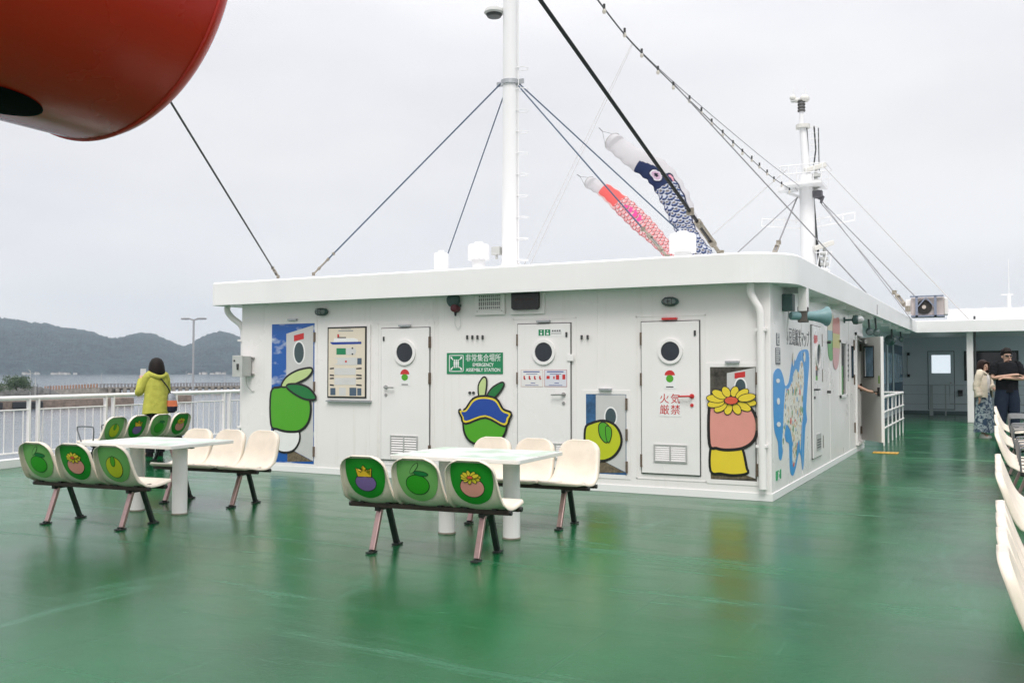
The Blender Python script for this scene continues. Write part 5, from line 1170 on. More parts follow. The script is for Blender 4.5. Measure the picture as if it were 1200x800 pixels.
# ================================================================ TABLES
def tabletop_mat():
    m = mat('table_print', (.72, .73, .68), .32); n = m.node_tree.nodes; l = m.node_tree.links; p = n['Principled BSDF']; t = n.new('ShaderNodeTexCoord')
    a = n.new('ShaderNodeTexNoise'); a.inputs['Scale'].default_value = 2.6; a.inputs['Detail'].default_value = 2; l.new(t.outputs['Object'], a.inputs['Vector'])
    cr = n.new('ShaderNodeValToRGB'); e = cr.color_ramp.elements; e[0].position = .42; e[0].color = (.50, .62, .50, 1); e[1].position = .52; e[1].color = (.78, .77, .73, 1); cr.color_ramp.interpolation = 'EASE'
    x = e.new(.45); x.color = (.58, .68, .62, 1)
    l.new(a.outputs[0], cr.inputs[0]); l.new(cr.outputs[0], p.inputs['Base Color']); return m
TP = tabletop_mat()
def table(label, cx, cy_, rz, w_, d_, lx, ly):
    t = root('deck_table', label, 'table', (0, 0, 0), 'white two-legged deck tables')
    pts = []
    for sx_, sy_, a0 in ((1, 1, 0), (-1, 1, 90), (-1, -1, 180), (1, -1, 270)):
        for k in range(6): a = R(a0 + k * 18); pts.append((sx_ * (w_ / 2 - .035) + .035 * math.cos(a), sy_ * (d_ / 2 - .035) + .035 * math.sin(a)))
    tt = B().prism([(x, y, .685) for x, y in pts], (0, 0, 1), .034).build('tabletop', TABLEW, t, bevel=.004)
    B().prism([(x * .975, y * .97, .7195) for x, y in pts], (0, 0, 1), .0015).build('printed_sheet', TP, tt)
    for x in lx:
        lg = B().cyl((x, ly, .0), (x, ly, .685), .075, n=28).build('leg', WHITE, t, smooth=True)
        B().lathe([(.080, .001), (.080, .012), (.0755, .016)], (x, ly, 0), (0, 0, 1), 28).build('foot_ring', mat('rust_ring', (.22, .20, .16), .7, vary=.3, vscale=20), lg, smooth=True)
    b = B(); b.box((-w_ / 2 + .15, -.02, .655), (w_ / 2 - .15, .02, .684)); b.build('top_rail', GALV, t)
    t.location = (cx, cy_, 0); t.rotation_euler = (0, 0, rz); return t
table('white deck table with printed green top standing between the two right-hand benches', -4.12, 7.38, R(2), 1.26, .98, (-.27, .37), -.08)
table('white deck table between the left-hand benches in front of the woman in yellow', -7.82, 7.12, R(3), 1.26, .92, (-.16, .42), -.12)
# ================================================================ PEOPLE
SKIN = mat('skin', (.52, .32, .23), .5, vary=.05, vscale=6); HAIR = mat('hair', (.010, .007, .006), .6, spec=.2, vary=.5, vscale=60, bump=.5, bscale=120, bdist=.003); HAIRB = mat('hair_brown', (.022, .010, .008), .6, spec=.25, vary=.5, vscale=60, bump=.5, bscale=120, bdist=.003)
def cloth(name, col, v=.12, rough=.85): return mat(name, col, rough, vary=v, vscale=7, bump=.8, bscale=14, bdist=.02, spec=.15)
def skin(name, pts, chains, m, parent, sub=2):
    """one continuous surface grown over joined chains of (x, y, z, radius)"""
    me = bpy.data.meshes.new(name + '_bones'); idx = {}; vs = []; es = []
    for ch in chains:
        for a in ch:
            if a not in idx: idx[a] = len(vs); vs.append(pts[a][:3])
        for a, c in zip(ch, ch[1:]): es.append((idx[a], idx[c]))
    me.from_pydata(vs, es, []); o = bpy.data.objects.new(name + '_bones', me); C.objects.link(o)
    sk = o.modifiers.new('skin', 'SKIN'); sk.use_smooth_shade = True; sk.branch_smoothing = .4
    if not me.skin_vertices: 
        bm = bmesh.new(); bm.from_mesh(me); bm.verts.layers.skin.verify(); bm.to_mesh(me); bm.free()
    lay = me.skin_vertices[0].data
    seen = set()
    for a, i in idx.items():
        r = pts[a][3]; lay[i].radius = (r, r) if not isinstance(r, tuple) else r; lay[i].use_root = False
    # one root for every separate chain set
    adj = {i: [] for i in range(len(vs))}
    for a, c in es: adj[a].append(c); adj[c].append(a)
    for i in range(len(vs)):
        if i in seen: continue
        lay[i].use_root = True; st = [i]
        while st:
            k = st.pop()
            if k in seen: continue
            seen.add(k); st += adj[k]
    ss = o.modifiers.new('sub', 'SUBSURF'); ss.levels = sub; ss.render_levels = sub
    bpy.context.view_layer.update(); dg = bpy.context.evaluated_depsgraph_get()
    out = bpy.data.meshes.new_from_object(o.evaluated_get(dg)); out.name = name; out.materials.clear(); out.materials.append(m)
    out.polygons.foreach_set('use_smooth', [True] * len(out.polygons))
    bpy.data.objects.remove(o); bpy.data.meshes.remove(me)
    r = bpy.data.objects.new(name, out); C.objects.link(r); r.parent = parent; ORG[r.name] = Vector((0, 0, 0)); return r
def rings(b, L, n=28, fold=0, nf=9, seed=0, jag=0):
    """stack of oval rings (z, cx, cy, rx, ry) with cloth folds"""
    vs = []; k = len(L)
    for q, (z, cx, cy_, rx, ry) in enumerate(L):
        for j in range(n):
            a = 2 * math.pi * j / n; f = 1 + fold * math.sin(a * nf + seed + q * .35) * (q / (k - 1)) + .02 * mnoise.noise(Vector((math.cos(a) * 2, math.sin(a) * 2, z * 6 + seed)))
            vs.append((cx + rx * math.cos(a) * f, cy_ + ry * math.sin(a) * f, z + jag * math.sin(a * 3 + seed) * (q == k - 1)))
    b.mesh(vs, [(i * n + j, i * n + (j + 1) % n, (i + 1) * n + (j + 1) % n, (i + 1) * n + j) for i in range(k - 1) for j in range(n)] + [tuple(range(n))[::-1], tuple(range((k - 1) * n, k * n))]); return b
def hand(pts, chains, pre, w_, d, side, curl=.5):
    """palm from the wrist w_ along d, five unequal bent fingers rooted in it"""
    w_ = Vector(w_); d = Vector(d).normalized(); u = d.cross(Vector((0, 0, 1))); u = (u if u.length > .1 else Vector((1, 0, 0))).normalized() * side; dn = d.cross(u).normalized(); dn = dn if dn.z < 0 else -dn
    P = lambda a, o, dd_: w_ + d * a + u * o + dn * dd_
    pts[pre + 'palm'] = (*P(.05, 0, 0), .026); pts[pre + 'knk'] = (*P(.085, 0, 0), .024)
    for k, (o, L) in enumerate(((-.027, .062), (-.009, .074), (.010, .069), (.027, .052))):
        nm = pre + 'f%d' % k; pts[nm + 'a'] = (*P(.075, o * .9, 0), .0095); pts[nm + 'b'] = (*P(.085 + L * .5, o, .010 * curl * 2), .0088); pts[nm + 'c'] = (*P(.085 + L * .9, o, .035 * curl * 2), .0075); chains.append([nm + 'a', nm + 'b', nm + 'c'])
    pts[pre + 'ta'] = (*P(.03, -.018, 0), .011); pts[pre + 'tb'] = (*P(.06, -.042, .012), .0105); pts[pre + 'tc'] = (*P(.088, -.044, .028), .0085); chains.append([pre + 'ta', pre + 'tb', pre + 'tc'])
    return [pre + 'palm', pre + 'knk']
def person(label, loc, rz, scale, arms, hair, lean=(0, 0), head_turn=0, group=None, female=True, legs=None):
    t = root('person', label, 'person', (0, 0, 0), group); sh = .165 if female else .20
    p = {}; ht = Matrix.Rotation(head_turn, 3, 'Z')
    p['pel'] = (0, 0, .93, (.135, .10)); p['wai'] = (0, .0, 1.08, (.118, .088)); p['che'] = (0, .01, 1.27, (.142, .10)); p['uch'] = (0, 0, 1.38, (.12, .085)); p['nek'] = (0, -.005, 1.455, .052)
    hd = lambda x, y, z, r: (*(ht @ Vector((x, y, 0)) + Vector((0, .01, z)))[:2], z, r)
    p['jaw'] = hd(0, .018, 1.52, (.060, .064)); p['fac'] = hd(0, .014, 1.575, (.074, .086)); p['cro'] = hd(0, -.004, 1.64, (.074, .082)); p['top'] = hd(0, -.008, 1.685, (.045, .05))
    ch = [['pel', 'wai', 'che', 'uch', 'nek', 'jaw', 'fac', 'cro', 'top']]
    for s, nm in ((1, 'R'), (-1, 'L')):
        a = arms[nm]; p[nm + 'sh'] = (s * sh, 0, 1.405, .055); p[nm + 'el'] = (*a[0], .040); m_ = Vector(a[0]).lerp(Vector(a[1]), .35); p[nm + 'fo'] = (*m_, .038); p[nm + 'wr'] = (*a[1], .026)
        hch = hand(p, ch, nm, a[1], a[2], s, .6); ch.append(['uch', nm + 'sh', nm + 'el', nm + 'fo', nm + 'wr'] + hch)
        l = (legs or {}).get(nm, (s * .10, .0)); p[nm + 'hi'] = (s * .085, 0, .86, .092); p[nm + 'kn'] = (s * .09 + (l[0] - s * .09) * .5, l[1] * .5 + .015, .48, .058); p[nm + 'ca'] = (l[0] * .9, l[1] * .8 - .01, .33, .055); p[nm + 'an'] = (l[0], l[1] - .01, .085, .036); p[nm + 'to'] = (l[0] + s * .02, l[1] + .12, .035, .03)
        ch.append(['pel', nm + 'hi', nm + 'kn', nm + 'ca', nm + 'an', nm + 'to'])
    body = skin('body', p, ch, SKIN, t)
    # face
    b = B(); f = lambda x, y, z: (*(ht @ Vector((x, y, 0)) + Vector((0, .01, 0)))[:2], z)
    b.tube([f(0, .085, 1.60), f(0, .108, 1.562), f(0, .088, 1.548)], [.007, .013, .008], 8)
    for s in (-1, 1): b.tube([f(s * .078, .0, 1.595), f(s * .086, -.004, 1.575), f(s * .077, .004, 1.553)], [.010, .013, .008], 6)
    b.build('nose_and_ears', SKIN, t, smooth=True)
    b = B(); b.tube([f(-.022, .083, 1.524), f(0, .092, 1.524), f(.022, .083, 1.524)], [.003, .006, .003], 6); b.build('lips', mat('lips', (.38, .13, .11), .5), t)
    b = B()
    for s in (-1, 1): b.lathe([(.001, -.012), (.010, -.006), (.011, .002), (.004, .008)], f(s * .030, .077, 1.590), (ht @ Vector((0, 1, 0))), 10)
    b.build('eyes', mat('eye_dark', (.03, .02, .02), .2), t)
    return t, p, ht, f
def boots(t, legs, m, sole=None, h=.10):
    for s, nm in ((1, 'R'), (-1, 'L')):
        l = legs[nm]; b = B(); L = []
        for z, rx, ry, dy in ((0.001, .045, .115, .035), (.02, .05, .122, .037), (.045, .048, .112, .03), (.075, .044, .075, .0), (h, .045, .052, -.012)): L.append((z, l[0], l[1] + dy, rx, ry))
        rings(b, L, 18); b.build('shoe', m, t, smooth=True)
def sleeves(b, p, nm, r0, r1, to=1.0, seed=0):
    pts = [Vector(p[nm + 'sh'][:3]) + Vector(((-.05 if nm == 'R' else .05), 0, .012)), Vector(p[nm + 'sh'][:3]), Vector(p[nm + 'el'][:3]), Vector(p[nm + 'fo'][:3]).lerp(Vector(p[nm + 'wr'][:3]), .2), Vector(p[nm + 'el'][:3]).lerp(Vector(p[nm + 'wr'][:3]), .93)]
    if to < 1: pts = [pts[0], pts[1], pts[1].lerp(pts[2], to * .5), pts[1].lerp(pts[2], to)]
    q = bez(pts, 5); k = len(q); rs = [(r0 + (r1 - r0) * i / (k - 1)) * (1 + .07 * math.sin(i * 2.1 + seed)) * (.75 if i == 0 else 1) for i in range(k)]; b.tube(q, rs, 14)

# 1. woman at the railing, back to us
legsW = {'R': (.10, .02), 'L': (-.10, .0)}
armsW = {'R': ((.24, .08, 1.14), (.10, .31, 1.36), (-.45, .6, .5)), 'L': ((-.25, .12, 1.13), (-.11, .33, 1.36), (.3, .6, .5))}
t, p, ht, f = person('person in a yellow-green jacket at the left railing, back turned, holding up a phone', None, 0, 1, armsW, None, legs=legsW)
b = B(); rings(b, [(1.475, 0, -.015, .070, .065), (1.45, 0, -.01, .12, .085), (1.41, 0, 0, .185, .112), (1.33, 0, 0, .205, .135), (1.2, 0, 0, .205, .145), (1.05, 0, -.005, .205, .15), (.90, 0, -.005, .225, .16), (.76, 0, -.005, .235, .165)], 32, .035, 6, 2, .01)
sleeves(b, p, 'R', .082, .058, seed=1); sleeves(b, p, 'L', .082, .058, seed=2)
jk = b.build('jacket', cloth('lime_jacket', (.44, .44, .085)), t, smooth=True)
b = B(); b.tube(bez([(-.12, .05, 1.45), (-.14, -.05, 1.45), (0, -.125, 1.40), (.14, -.05, 1.45), (.12, .05, 1.45)], 5), [.03] + [.045] * 19 + [.03], 10); b.build('hood', cloth('lime_jacket', (.44, .44, .085)), t, smooth=True)
b = B()
for s, nm in ((1, 'R'), (-1, 'L')): rings(b, [(.90, s * .085, 0, .12, .125), (.60, s * .095, .01, .095, .10), (.35, s * .10, 0, .08, .085), (.07, legsW[nm][0], legsW[nm][1] - .005, .075, .085)], 20, .03, 3, s)
b.build('trousers', cloth('black_trousers', (.012, .013, .016)), t, smooth=True)
boots(t, legsW, mat('black_shoe', (.012, .012, .012), .6, spec=.2))
b = B(); rings(b, [(1.40, 0, -.04, .09, .08), (1.44, 0, -.03, .125, .115), (1.50, 0, -.02, .142, .135), (1.58, 0, -.01, .136, .135), (1.66, 0, -.008, .118, .12), (1.72, 0, -.006, .082, .088), (1.748, 0, -.006, .025, .025)], 30, .03, 11, 3, 0); b.build('hair', HAIR, t, smooth=True)
for c in (t,): pass
ph = B(); ph.cbox((-.02, .43, 1.47), (.10, .012, .16)); hp_ = ph.build('phone', mat('phone_white', (.75, .75, .78), .25), loc=(-.02, .43, 1.39))
# shoulder bag: strap over the left shoulder to the right hip
bag = root('shoulder_bag', 'grey and orange shoulder bag on a dark strap at the yellow jacket back', 'bag', (0, 0, 0))
b = B(); rings(b, [(1.12, .22, -.12, .03, .03), (1.08, .225, -.125, .06, .04), (.98, .235, -.13, .085, .055), (.88, .24, -.13, .095, .06), (.80, .24, -.125, .085, .055), (.77, .24, -.12, .04, .03)], 20, .04, 5, 1); b.build('bag_body', cloth('bag_grey', (.30, .32, .36), .4), bag, smooth=True)
b = B(); rings(b, [(.985, .232, -.134, .087, .057), (.94, .235, -.134, .092, .061), (.88, .24, -.134, .097, .063)], 20); b.build('orange_panel', cloth('bag_orange', (.62, .18, .09)), bag, smooth=True)
b = B(); rings(b, [(.878, .24, -.131, .0975, .0625), (.80, .24, -.129, .090, .058), (.765, .24, -.122, .04, .03)], 20); b.build('navy_base', cloth('bag_navy', (.03, .035, .06)), bag, smooth=True)
b = B(); b.tube(bez([(.20, -.13, 1.12), (.13, -.165, 1.22), (.0, -.155, 1.38), (-.07, -.08, 1.48), (-.10, .03, 1.46), (-.04, .14, 1.35), (.12, .17, 1.2), (.235, .02, 1.10), (.22, -.10, 1.1)], 5), .012, 6); b.build('strap', BLACK, bag, smooth=True)
def move_to(objs, x, y, z, rz, s=1):
    M = Matrix.Translation((x, y, z)) @ Matrix.Rotation(rz, 4, 'Z') @ Matrix.Scale(s, 4)
    for o in objs: o.matrix_world = M @ o.matrix_world if o.type != 'EMPTY' else M
pw = gp(182, 534.5, 0)
tag(hp_, 'white phone held up in front of the person in the yellow jacket', 'phone')
hp_.matrix_world = Matrix.Translation(hp_.location)
move_to([t, bag, hp_], pw.x, pw.y, 0, R(76), .965)

# 2. the couple by the white post
legsC = {'R': (.09, .02), 'L': (-.08, -.03)}
armsC = {'R': ((.215, -.05, 1.14), (.24, .02, .90), (.0, .1, -1)), 'L': ((-.20, .06, 1.14), (-.06, .20, 1.10), (.6, .5, 0))}
t, p, ht, f = person('person in a cream jacket and long blue patterned skirt, turned towards the companion', None, 0, 1, armsC, None, legs=legsC, head_turn=R(-20))
b = B(); rings(b, [(1.44, 0, -.005, .09, .07), (1.38, 0, .005, .155, .105), (1.25, 0, .01, .16, .125), (1.1, 0, .01, .145, .115), (.98, 0, 0, .15, .12)], 26, .03, 7, 1); b.build('blouse', cloth('white_blouse', (.62, .59, .56)), t, smooth=True)
b = B(); b.tube(bez([(-.07, .11, 1.40), (-.15, .06, 1.46), (-.10, -.06, 1.48), (0, -.10, 1.48), (.10, -.06, 1.48), (.15, .06, 1.46), (.08, .11, 1.40)], 5), .032, 10)
# open jacket: back shell plus two front panels, as one surface
n = 34; vs = []
Ls = [(1.44, .15, .10), (1.38, .20, .135), (1.25, .215, .155), (1.10, .22, .165), (.98, .24, .17), (.90, .25, .175)]
for z, rx, ry in Ls:
    for inner in (0, 1):
        for j in range(n):
            a = R(62) + (R(360 - 124 + 0)) * j / (n - 1) + R(0); a = R(90 + 30) + R(300) * j / (n - 1); g = 1 - .09 * inner; f2 = 1 + .03 * math.sin(a * 6 + z * 9); vs.append((rx * math.cos(a) * g * f2, -.0 + ry * math.sin(a) * g * f2, z))
fs = []; rw = 2 * n
for i in range(len(Ls) - 1):
    for j in range(n - 1): fs.append((i * rw + j, i * rw + j + 1, (i + 1) * rw + j + 1, (i + 1) * rw + j)); fs.append((i * rw + n + j, (i + 1) * rw + n + j, (i + 1) * rw + n + j + 1, i * rw + n + j + 1))
    for j in (0, n - 1): fs.append((i * rw + j, (i + 1) * rw + j, (i + 1) * rw + n + j, i * rw + n + j))
for i in (0, len(Ls) - 1):
    for j in range(n - 1): fs.append((i * rw + j, i * rw + n + j, i * rw + n + j + 1, i * rw + j + 1))
b.mesh(vs, fs); sleeves(b, p, 'R', .088, .07, seed=1); sleeves(b, p, 'L', .088, .07, seed=3); b.build('jacket', cloth('cream_jacket', (.66, .58, .46)), t, smooth=True)
SKM = mat('skirt_blue_floral', (.15, .20, .28), .8, bump=.4, bscale=12, bdist=.01); n_ = SKM.node_tree.nodes; l_ = SKM.node_tree.links
tcx = n_.new('ShaderNodeTexCoord'); a_ = n_.new('ShaderNodeTexNoise'); a_.inputs['Scale'].default_value = 13; a_.inputs['Detail'].default_value = 3; a_.inputs['Distortion'].default_value = 1.2; l_.new(tcx.outputs['Object'], a_.inputs['Vector']); cr = n_.new('ShaderNodeValToRGB'); cr.color_ramp.elements[0].position = .45; cr.color_ramp.elements[0].color = (.04, .075, .13, 1); cr.color_ramp.elements[1].position = .56; cr.color_ramp.elements[1].color = (.42, .48, .50, 1); l_.new(a_.outputs[0], cr.inputs[0]); l_.new(cr.outputs[0], n_['Principled BSDF'].inputs['Base Color'])
b = B(); rings(b, [(1.07, 0, 0, .125, .10), (1.0, 0, 0, .15, .12), (.85, 0, 0, .185, .145), (.6, 0, 0, .20, .165), (.35, 0, 0, .215, .185), (.13, 0, 0, .235, .20)], 48, .09, 9, 1, .012); b.build('skirt', SKM, t, smooth=True)
boots(t, legsC, mat('cream_sneaker', (.62, .60, .56), .6))
b = B(); rings(b, [(1.32, 0, -.07, .09, .055), (1.42, 0, -.05, .125, .085), (1.52, 0, -.03, .125, .105), (1.60, 0, -.018, .108, .108), (1.67, 0, -.008, .097, .105), (1.715, 0, -.006, .066, .075), (1.735, 0, -.006, .02, .02)], 30, .02, 11, 3, 0)
for v in b.v: pass
b.v = [Vector((*(ht @ Vector((v.x, v.y - .012 if v.z > 1.5 else v.y, 0)))[:2], v.z)) for v in b.v]
for s in (-1, 1): b.tube([f(s * .07, .055, 1.68), f(s * .092, .05, 1.58), f(s * .088, .04, 1.44)], [.03, .032, .018], 8)
b.tube([f(-.06, .07, 1.665), f(0, .085, 1.675), f(.06, .07, 1.665)], [.02, .025, .02], 8)
b.build('hair', HAIRB, t, smooth=True)
pc = gp(1153.5, 513, 0); move_to([t], pc.x, pc.y, 0, R(245), .985)

legsM = {'R': (.13, .02), 'L': (-.13, -.01)}
armsM = {'R': ((.285, .07, 1.17), (-.06, .225, 1.235), (-1, .0, .05)), 'L': ((-.285, .07, 1.16), (.075, .245, 1.175), (1, .02, .05))}
t, p, ht, f = person('person in a black T-shirt and sunglasses with folded arms, beside the cream benches', None, 0, 1, armsM, None, female=False, legs=legsM, head_turn=R(8))
b = B(); rings(b, [(1.478, 0, -.01, .075, .07), (1.465, 0, -.006, .15, .098), (1.435, 0, 0, .222, .115), (1.37, 0, 0, .232, .130), (1.28, 0, .005, .225, .15), (1.12, 0, .005, .195, .14), (.98, 0, 0, .195, .145), (.90, 0, 0, .20, .15)], 30, .03, 6, 2, .008)
sleeves(b, p, 'R', .088, .072, .72); sleeves(b, p, 'L', .088, .072, .72); b.build('shirt', cloth('black_tshirt', (.010, .011, .013)), t, smooth=True)
b = B()
for s, nm in ((1, 'R'), (-1, 'L')): rings(b, [(.95, s * .07, 0, .125, .14), (.75, s * .10, .005, .125, .13), (.48, s * .115, .01, .10, .105), (.3, s * .125, 0, .092, .098), (.06, legsM[nm][0], legsM[nm][1] - .005, .085, .095)], 22, .03, 4, s)
b.build('jeans', cloth('navy_jeans', (.018, .026, .045)), t, smooth=True); boots(t, legsM, mat('black_shoe', (.012, .012, .012), .6, spec=.2))
b = B(); rings(b, [(1.60, 0, -.03, .088, .08), (1.65, 0, -.012, .098, .102), (1.70, 0, -.006, .088, .092), (1.74, 0, .002, .05, .055), (1.755, 0, 0, .015, .015)], 28, .05, 9, 3); b.v = [Vector((*(ht @ Vector((v.x, v.y, 0)))[:2], v.z)) for v in b.v]
b.tube([f(-.06, .06, 1.665), f(0, .085, 1.675), f(.06, .06, 1.665)], [.022, .03, .022], 8); b.build('hair', HAIR, t, smooth=True)
b = B()
for s in (-1, 1): b.tube([f(s * .008, .098, 1.592), f(s * .035, .098, 1.590), f(s * .062, .082, 1.594)], [.014, .021, .015], 10); b.tube([f(s * .065, .08, 1.60), f(s * .083, .0, 1.60)], .004, 6)
b.tube([f(-.01, .102, 1.598), f(.01, .102, 1.598)], .004, 6); b.build('sunglasses', BLACK, t, smooth=True)
pm_ = gp(1181, 516, 0); move_to([t], pm_.x, pm_.y, 0, R(198), 1.115)

# 4. person inside the doorway, pushing the door by its handle
hcw = hc + nrm * .06 - dx * .10
legsD = {'R': (.10, .03), 'L': (-.10, -.02)}
base = Vector((XS - .46, 18.38, .155)); rzd = R(-80)
Mi = (Matrix.Translation(base) @ Matrix.Rotation(rzd, 4, 'Z')).inverted(); hl = Mi @ hcw; wr = hl - Vector((0, .09, -.01)).normalized() * .085
elb = Vector((hl.x * .5 + .12, hl.y * .42, 1.03))
sdn = 'L' if hl.x < 0 else 'R'
ar = {'R': ((.22, .0, 1.13), (.22, .10, .90), (0, .2, -1)), 'L': ((-.22, .0, 1.13), (-.22, .10, .90), (0, .2, -1))}
ar[sdn] = (tuple(Vector((.20 * (1 if sdn == 'R' else -1), .16, 1.14)).lerp(wr, .3)), tuple(wr), tuple(hl - wr))
t, p, ht, f = person('person hidden inside the side doorway, one bare forearm reaching to the door handle', None, 0, 1, ar, None, female=False, legs=legsD)
b = B(); rings(b, [(1.478, 0, -.01, .075, .07), (1.465, 0, -.006, .15, .098), (1.435, 0, 0, .225, .118), (1.37, 0, 0, .255, .128), (1.28, 0, .005, .215, .145), (1.12, 0, .005, .19, .14), (.98, 0, 0, .19, .14), (.88, 0, 0, .195, .145)], 26, .03, 6, 2); sleeves(b, p, 'R', .085, .07, .8); sleeves(b, p, 'L', .085, .07, .8); b.build('shirt', cloth('dark_shirt', (.03, .03, .04)), t, smooth=True)
b = B()
for s, nm in ((1, 'R'), (-1, 'L')): rings(b, [(.95, s * .07, 0, .12, .13), (.48, s * .10, .01, .095, .10), (.06, legsD[nm][0], legsD[nm][1], .08, .09)], 20, .03, 4, s)
b.build('trousers', cloth('black_trousers', (.012, .013, .016)), t, smooth=True); boots(t, legsD, mat('black_shoe', (.012, .012, .012), .6, spec=.2))
b = B(); rings(b, [(1.60, 0, -.03, .088, .08), (1.65, 0, -.012, .098, .102), (1.70, 0, -.006, .088, .092), (1.745, 0, .0, .03, .03)], 24, .03, 9, 3); b.build('hair', HAIR, t, smooth=True)
move_to([t], base.x, base.y, base.z, rzd, 1)

# ================================================================ RED FUNNEL DRUM OVERHEAD
Y1 = 4.2; CX, CZ, RR = -1.2367 * Y1, H + .6318 * Y1, .2697 * Y1
def drum():
    t = root('red_funnel_drum', 'huge glossy red steel drum overhanging the deck at top left', 'funnel', (CX, .2, 0))
    rr = RR; e = .17; A = Vector((CX, Y1, CZ)); d = Vector((0, 1, 0))
    prof = [(rr * .4, -6.6), (rr, -6.5), (rr, -3), (rr, 0)]
    B().lathe(prof, A, d, 96).build('shell', RED, t, smooth=True)
    cap = [(rr, .001)] + [(rr - e * 1.3 * (1 - math.cos(a)), e * math.sin(a)) for a in [math.pi / 2 * k / 10 for k in range(1, 11)]] + [(rr * .6, e + .05), (.02, e + .07)]
    B().lathe(cap, A, d, 96).build('end_cap', RED, t, smooth=True)
    b = B(); n = 96; u, v = frame_of(d)
    b.tube([A + (u * math.cos(2 * math.pi * k / n) + v * math.sin(2 * math.pi * k / n)) * (rr + .001) for k in range(n + 1)], .013, 6, False); b.build('weld_bead', RED, t, smooth=True)
    # opening in the underside, seen at the left edge
    dirn = Vector((-1.47 - (-1.2367) , 0, .455 - .6318)).normalized()
    # dark oval manhole
    r0 = ray(-22, 114); best = None
    for i in range(400):
        tt = .5 + i * .02; q = Vector((0, 0, H)) + r0 * tt
        if Vector((q.x - CX, q.z - CZ)).length <= rr: best = q; break
    if best:
        nn = Vector((best.x - CX, 0, best.z - CZ)).normalized(); tg = nn.cross(d)
        vs = []; fs = []; n = 36; RG = 6
        for q_ in range(RG + 1):
            for k in range(n):
                a = 2 * math.pi * k / n; f_ = q_ / RG
                q = Matrix.Rotation(.19 * math.sin(a) * f_ / rr, 3, 'Y') @ nn; vs.append(Vector((CX, best.y + .36 * math.cos(a) * f_, CZ)) + q * (rr + .006))
        for q_ in range(RG):
            for k in range(n): fs.append((q_ * n + k, q_ * n + (k + 1) % n, (q_ + 1) * n + (k + 1) % n, (q_ + 1) * n + k))
        B().mesh(vs, fs).build('manhole', mat('manhole_black', (.006, .006, .007), .9, spec=.05), t)
    b = B(); b.box((CX - .35, -1.4, 0), (CX + .35, -.9, CZ - rr * .85)); b.box((CX - .35, .0, 0), (CX + .35, .2, CZ - rr * .85)); b.build('support', ROOFW, t, bevel=.03)
drum()

# ================================================================ ON THE ROOF: masts, vents, air conditioner, wires
ZR = 2.79
def mast1():
    MY = 12.06; MX = -6.2; t = root('signal_mast', 'tall white pole mast with rungs on the deckhouse roof, centre of the photograph', 'mast', (MX, MY, ZR))
    B().cyl((MX, MY, ZR - .02), (MX, MY, 9.6), .125, .09, 24).build('pole', MASTW, t, smooth=True)
    B().lathe([(.19, 0), (.19, .03), (.13, .035), (.13, .12)], (MX, MY, ZR - .01), (0, 0, 1), 20).build('base_flange', MASTW, t)
    b = B()
    for k in range(24):
        z = 3.05 + k * .31
        if z > 5.8 and k % 1: continue
        if z > 5.95: break
        c = (MX + .10, MY + .06); b.tube([(c[0] - .02, c[1] - .09, z), (c[0] + .12, c[1] - .10, z), (c[0] + .17, c[1] - .02, z), (c[0] + .12, c[1] + .07, z), (c[0] - .02, c[1] + .06, z)], .007, 6)
    b.tube([(MX + .135, MY - .01, 3.0), (MX + .135, MY - .01, 7.0)], .012, 6)
    b.build('rungs', MASTW, t)
    z = at(585, 16, MY).z; b = B(); b.tube([(MX, MY, z + .06), (MX - .24, MY - .05, z + .05)], .02, 8); b.build('lamp_arm', MASTW, t)
    l = B().lathe([(.03, .10), (.13, .05), (.15, 0), (.13, -.02)], (MX - .24, MY - .05, z), (0, 0, 1), 20).build('floodlight', GREYBOX, t, smooth=True); B().lathe([(.12, -.02), (.10, -.06), (.02, -.07)], (MX - .24, MY - .05, z), (0, 0, 1), 20).build('lens', DARK, l, smooth=True)
    z = at(600, 97, MY).z; b = B(); b.lathe([(.125, -.03), (.14, -.03), (.14, .03), (.125, .03)], (MX, MY, z), (0, 0, 1), 20); b.cbox((MX - .17, MY, z), (.10, .02, .07)); b.cbox((MX + .17, MY, z), (.10, .02, .07)); b.build('stay_collar', GALV, t)
    z = at(594, 294, MY).z; b = B(); b.cbox((MX - .19, MY - .06, z), (.13, .10, .12)); b.cyl((MX - .19, MY - .06, z - .06), (MX - .19, MY - .06, z - .12), .02, n=8); b.build('socket_box', GREYBOX, t, bevel=.01)
    for s in (-1, 1):
        b = B(); b.prism([(MX + s * .12, MY, ZR), (MX + s * .26, MY, ZR), (MX + s * .12, MY, ZR + .28)], (0, 1, 0), .012); b.build('gusset', MASTW, t)
    return t
mast1()
def vent(px, ytop, ymid, Y, rpx, lab, slot=False):
    c = at(px, ymid, Y); zt = at(px, ytop, Y).z; r = rpx * (Y * 1.12) / F; t = root('roof_vent', lab, 'vent', (c.x, Y, ZR), 'white mushroom vents on the roof')
    B().cyl((c.x, Y, ZR - .02), (c.x, Y, c.z + .02), r * .62, n=24).build('neck', MASTW, t, smooth=True)
    B().lathe([(r * .6, 0), (r, 0), (r, zt - c.z - .04), (r * .9, zt - c.z - .01), (r * .45, zt - c.z), (r * .4, zt - c.z + .03)], (c.x, Y, c.z), (0, 0, 1), 28).build('hood', MASTW, t, smooth=True)
    if slot: B().cbox((c.x, Y - r * .99, ZR + .10), (r * 1.1, .02, .05)).build('slot', BLACK, t)
vent(517, 296, 317, 12.0, 9, 'small white vent with a dark slot, left of the mast on the roof', True)
vent(561, 286, 304.5, 12.6, 13, 'white mushroom vent just left of the roof mast')
vent(800, 273.5, 296, 13.2, 14.5, 'white mushroom vent in front of the carp streamers')
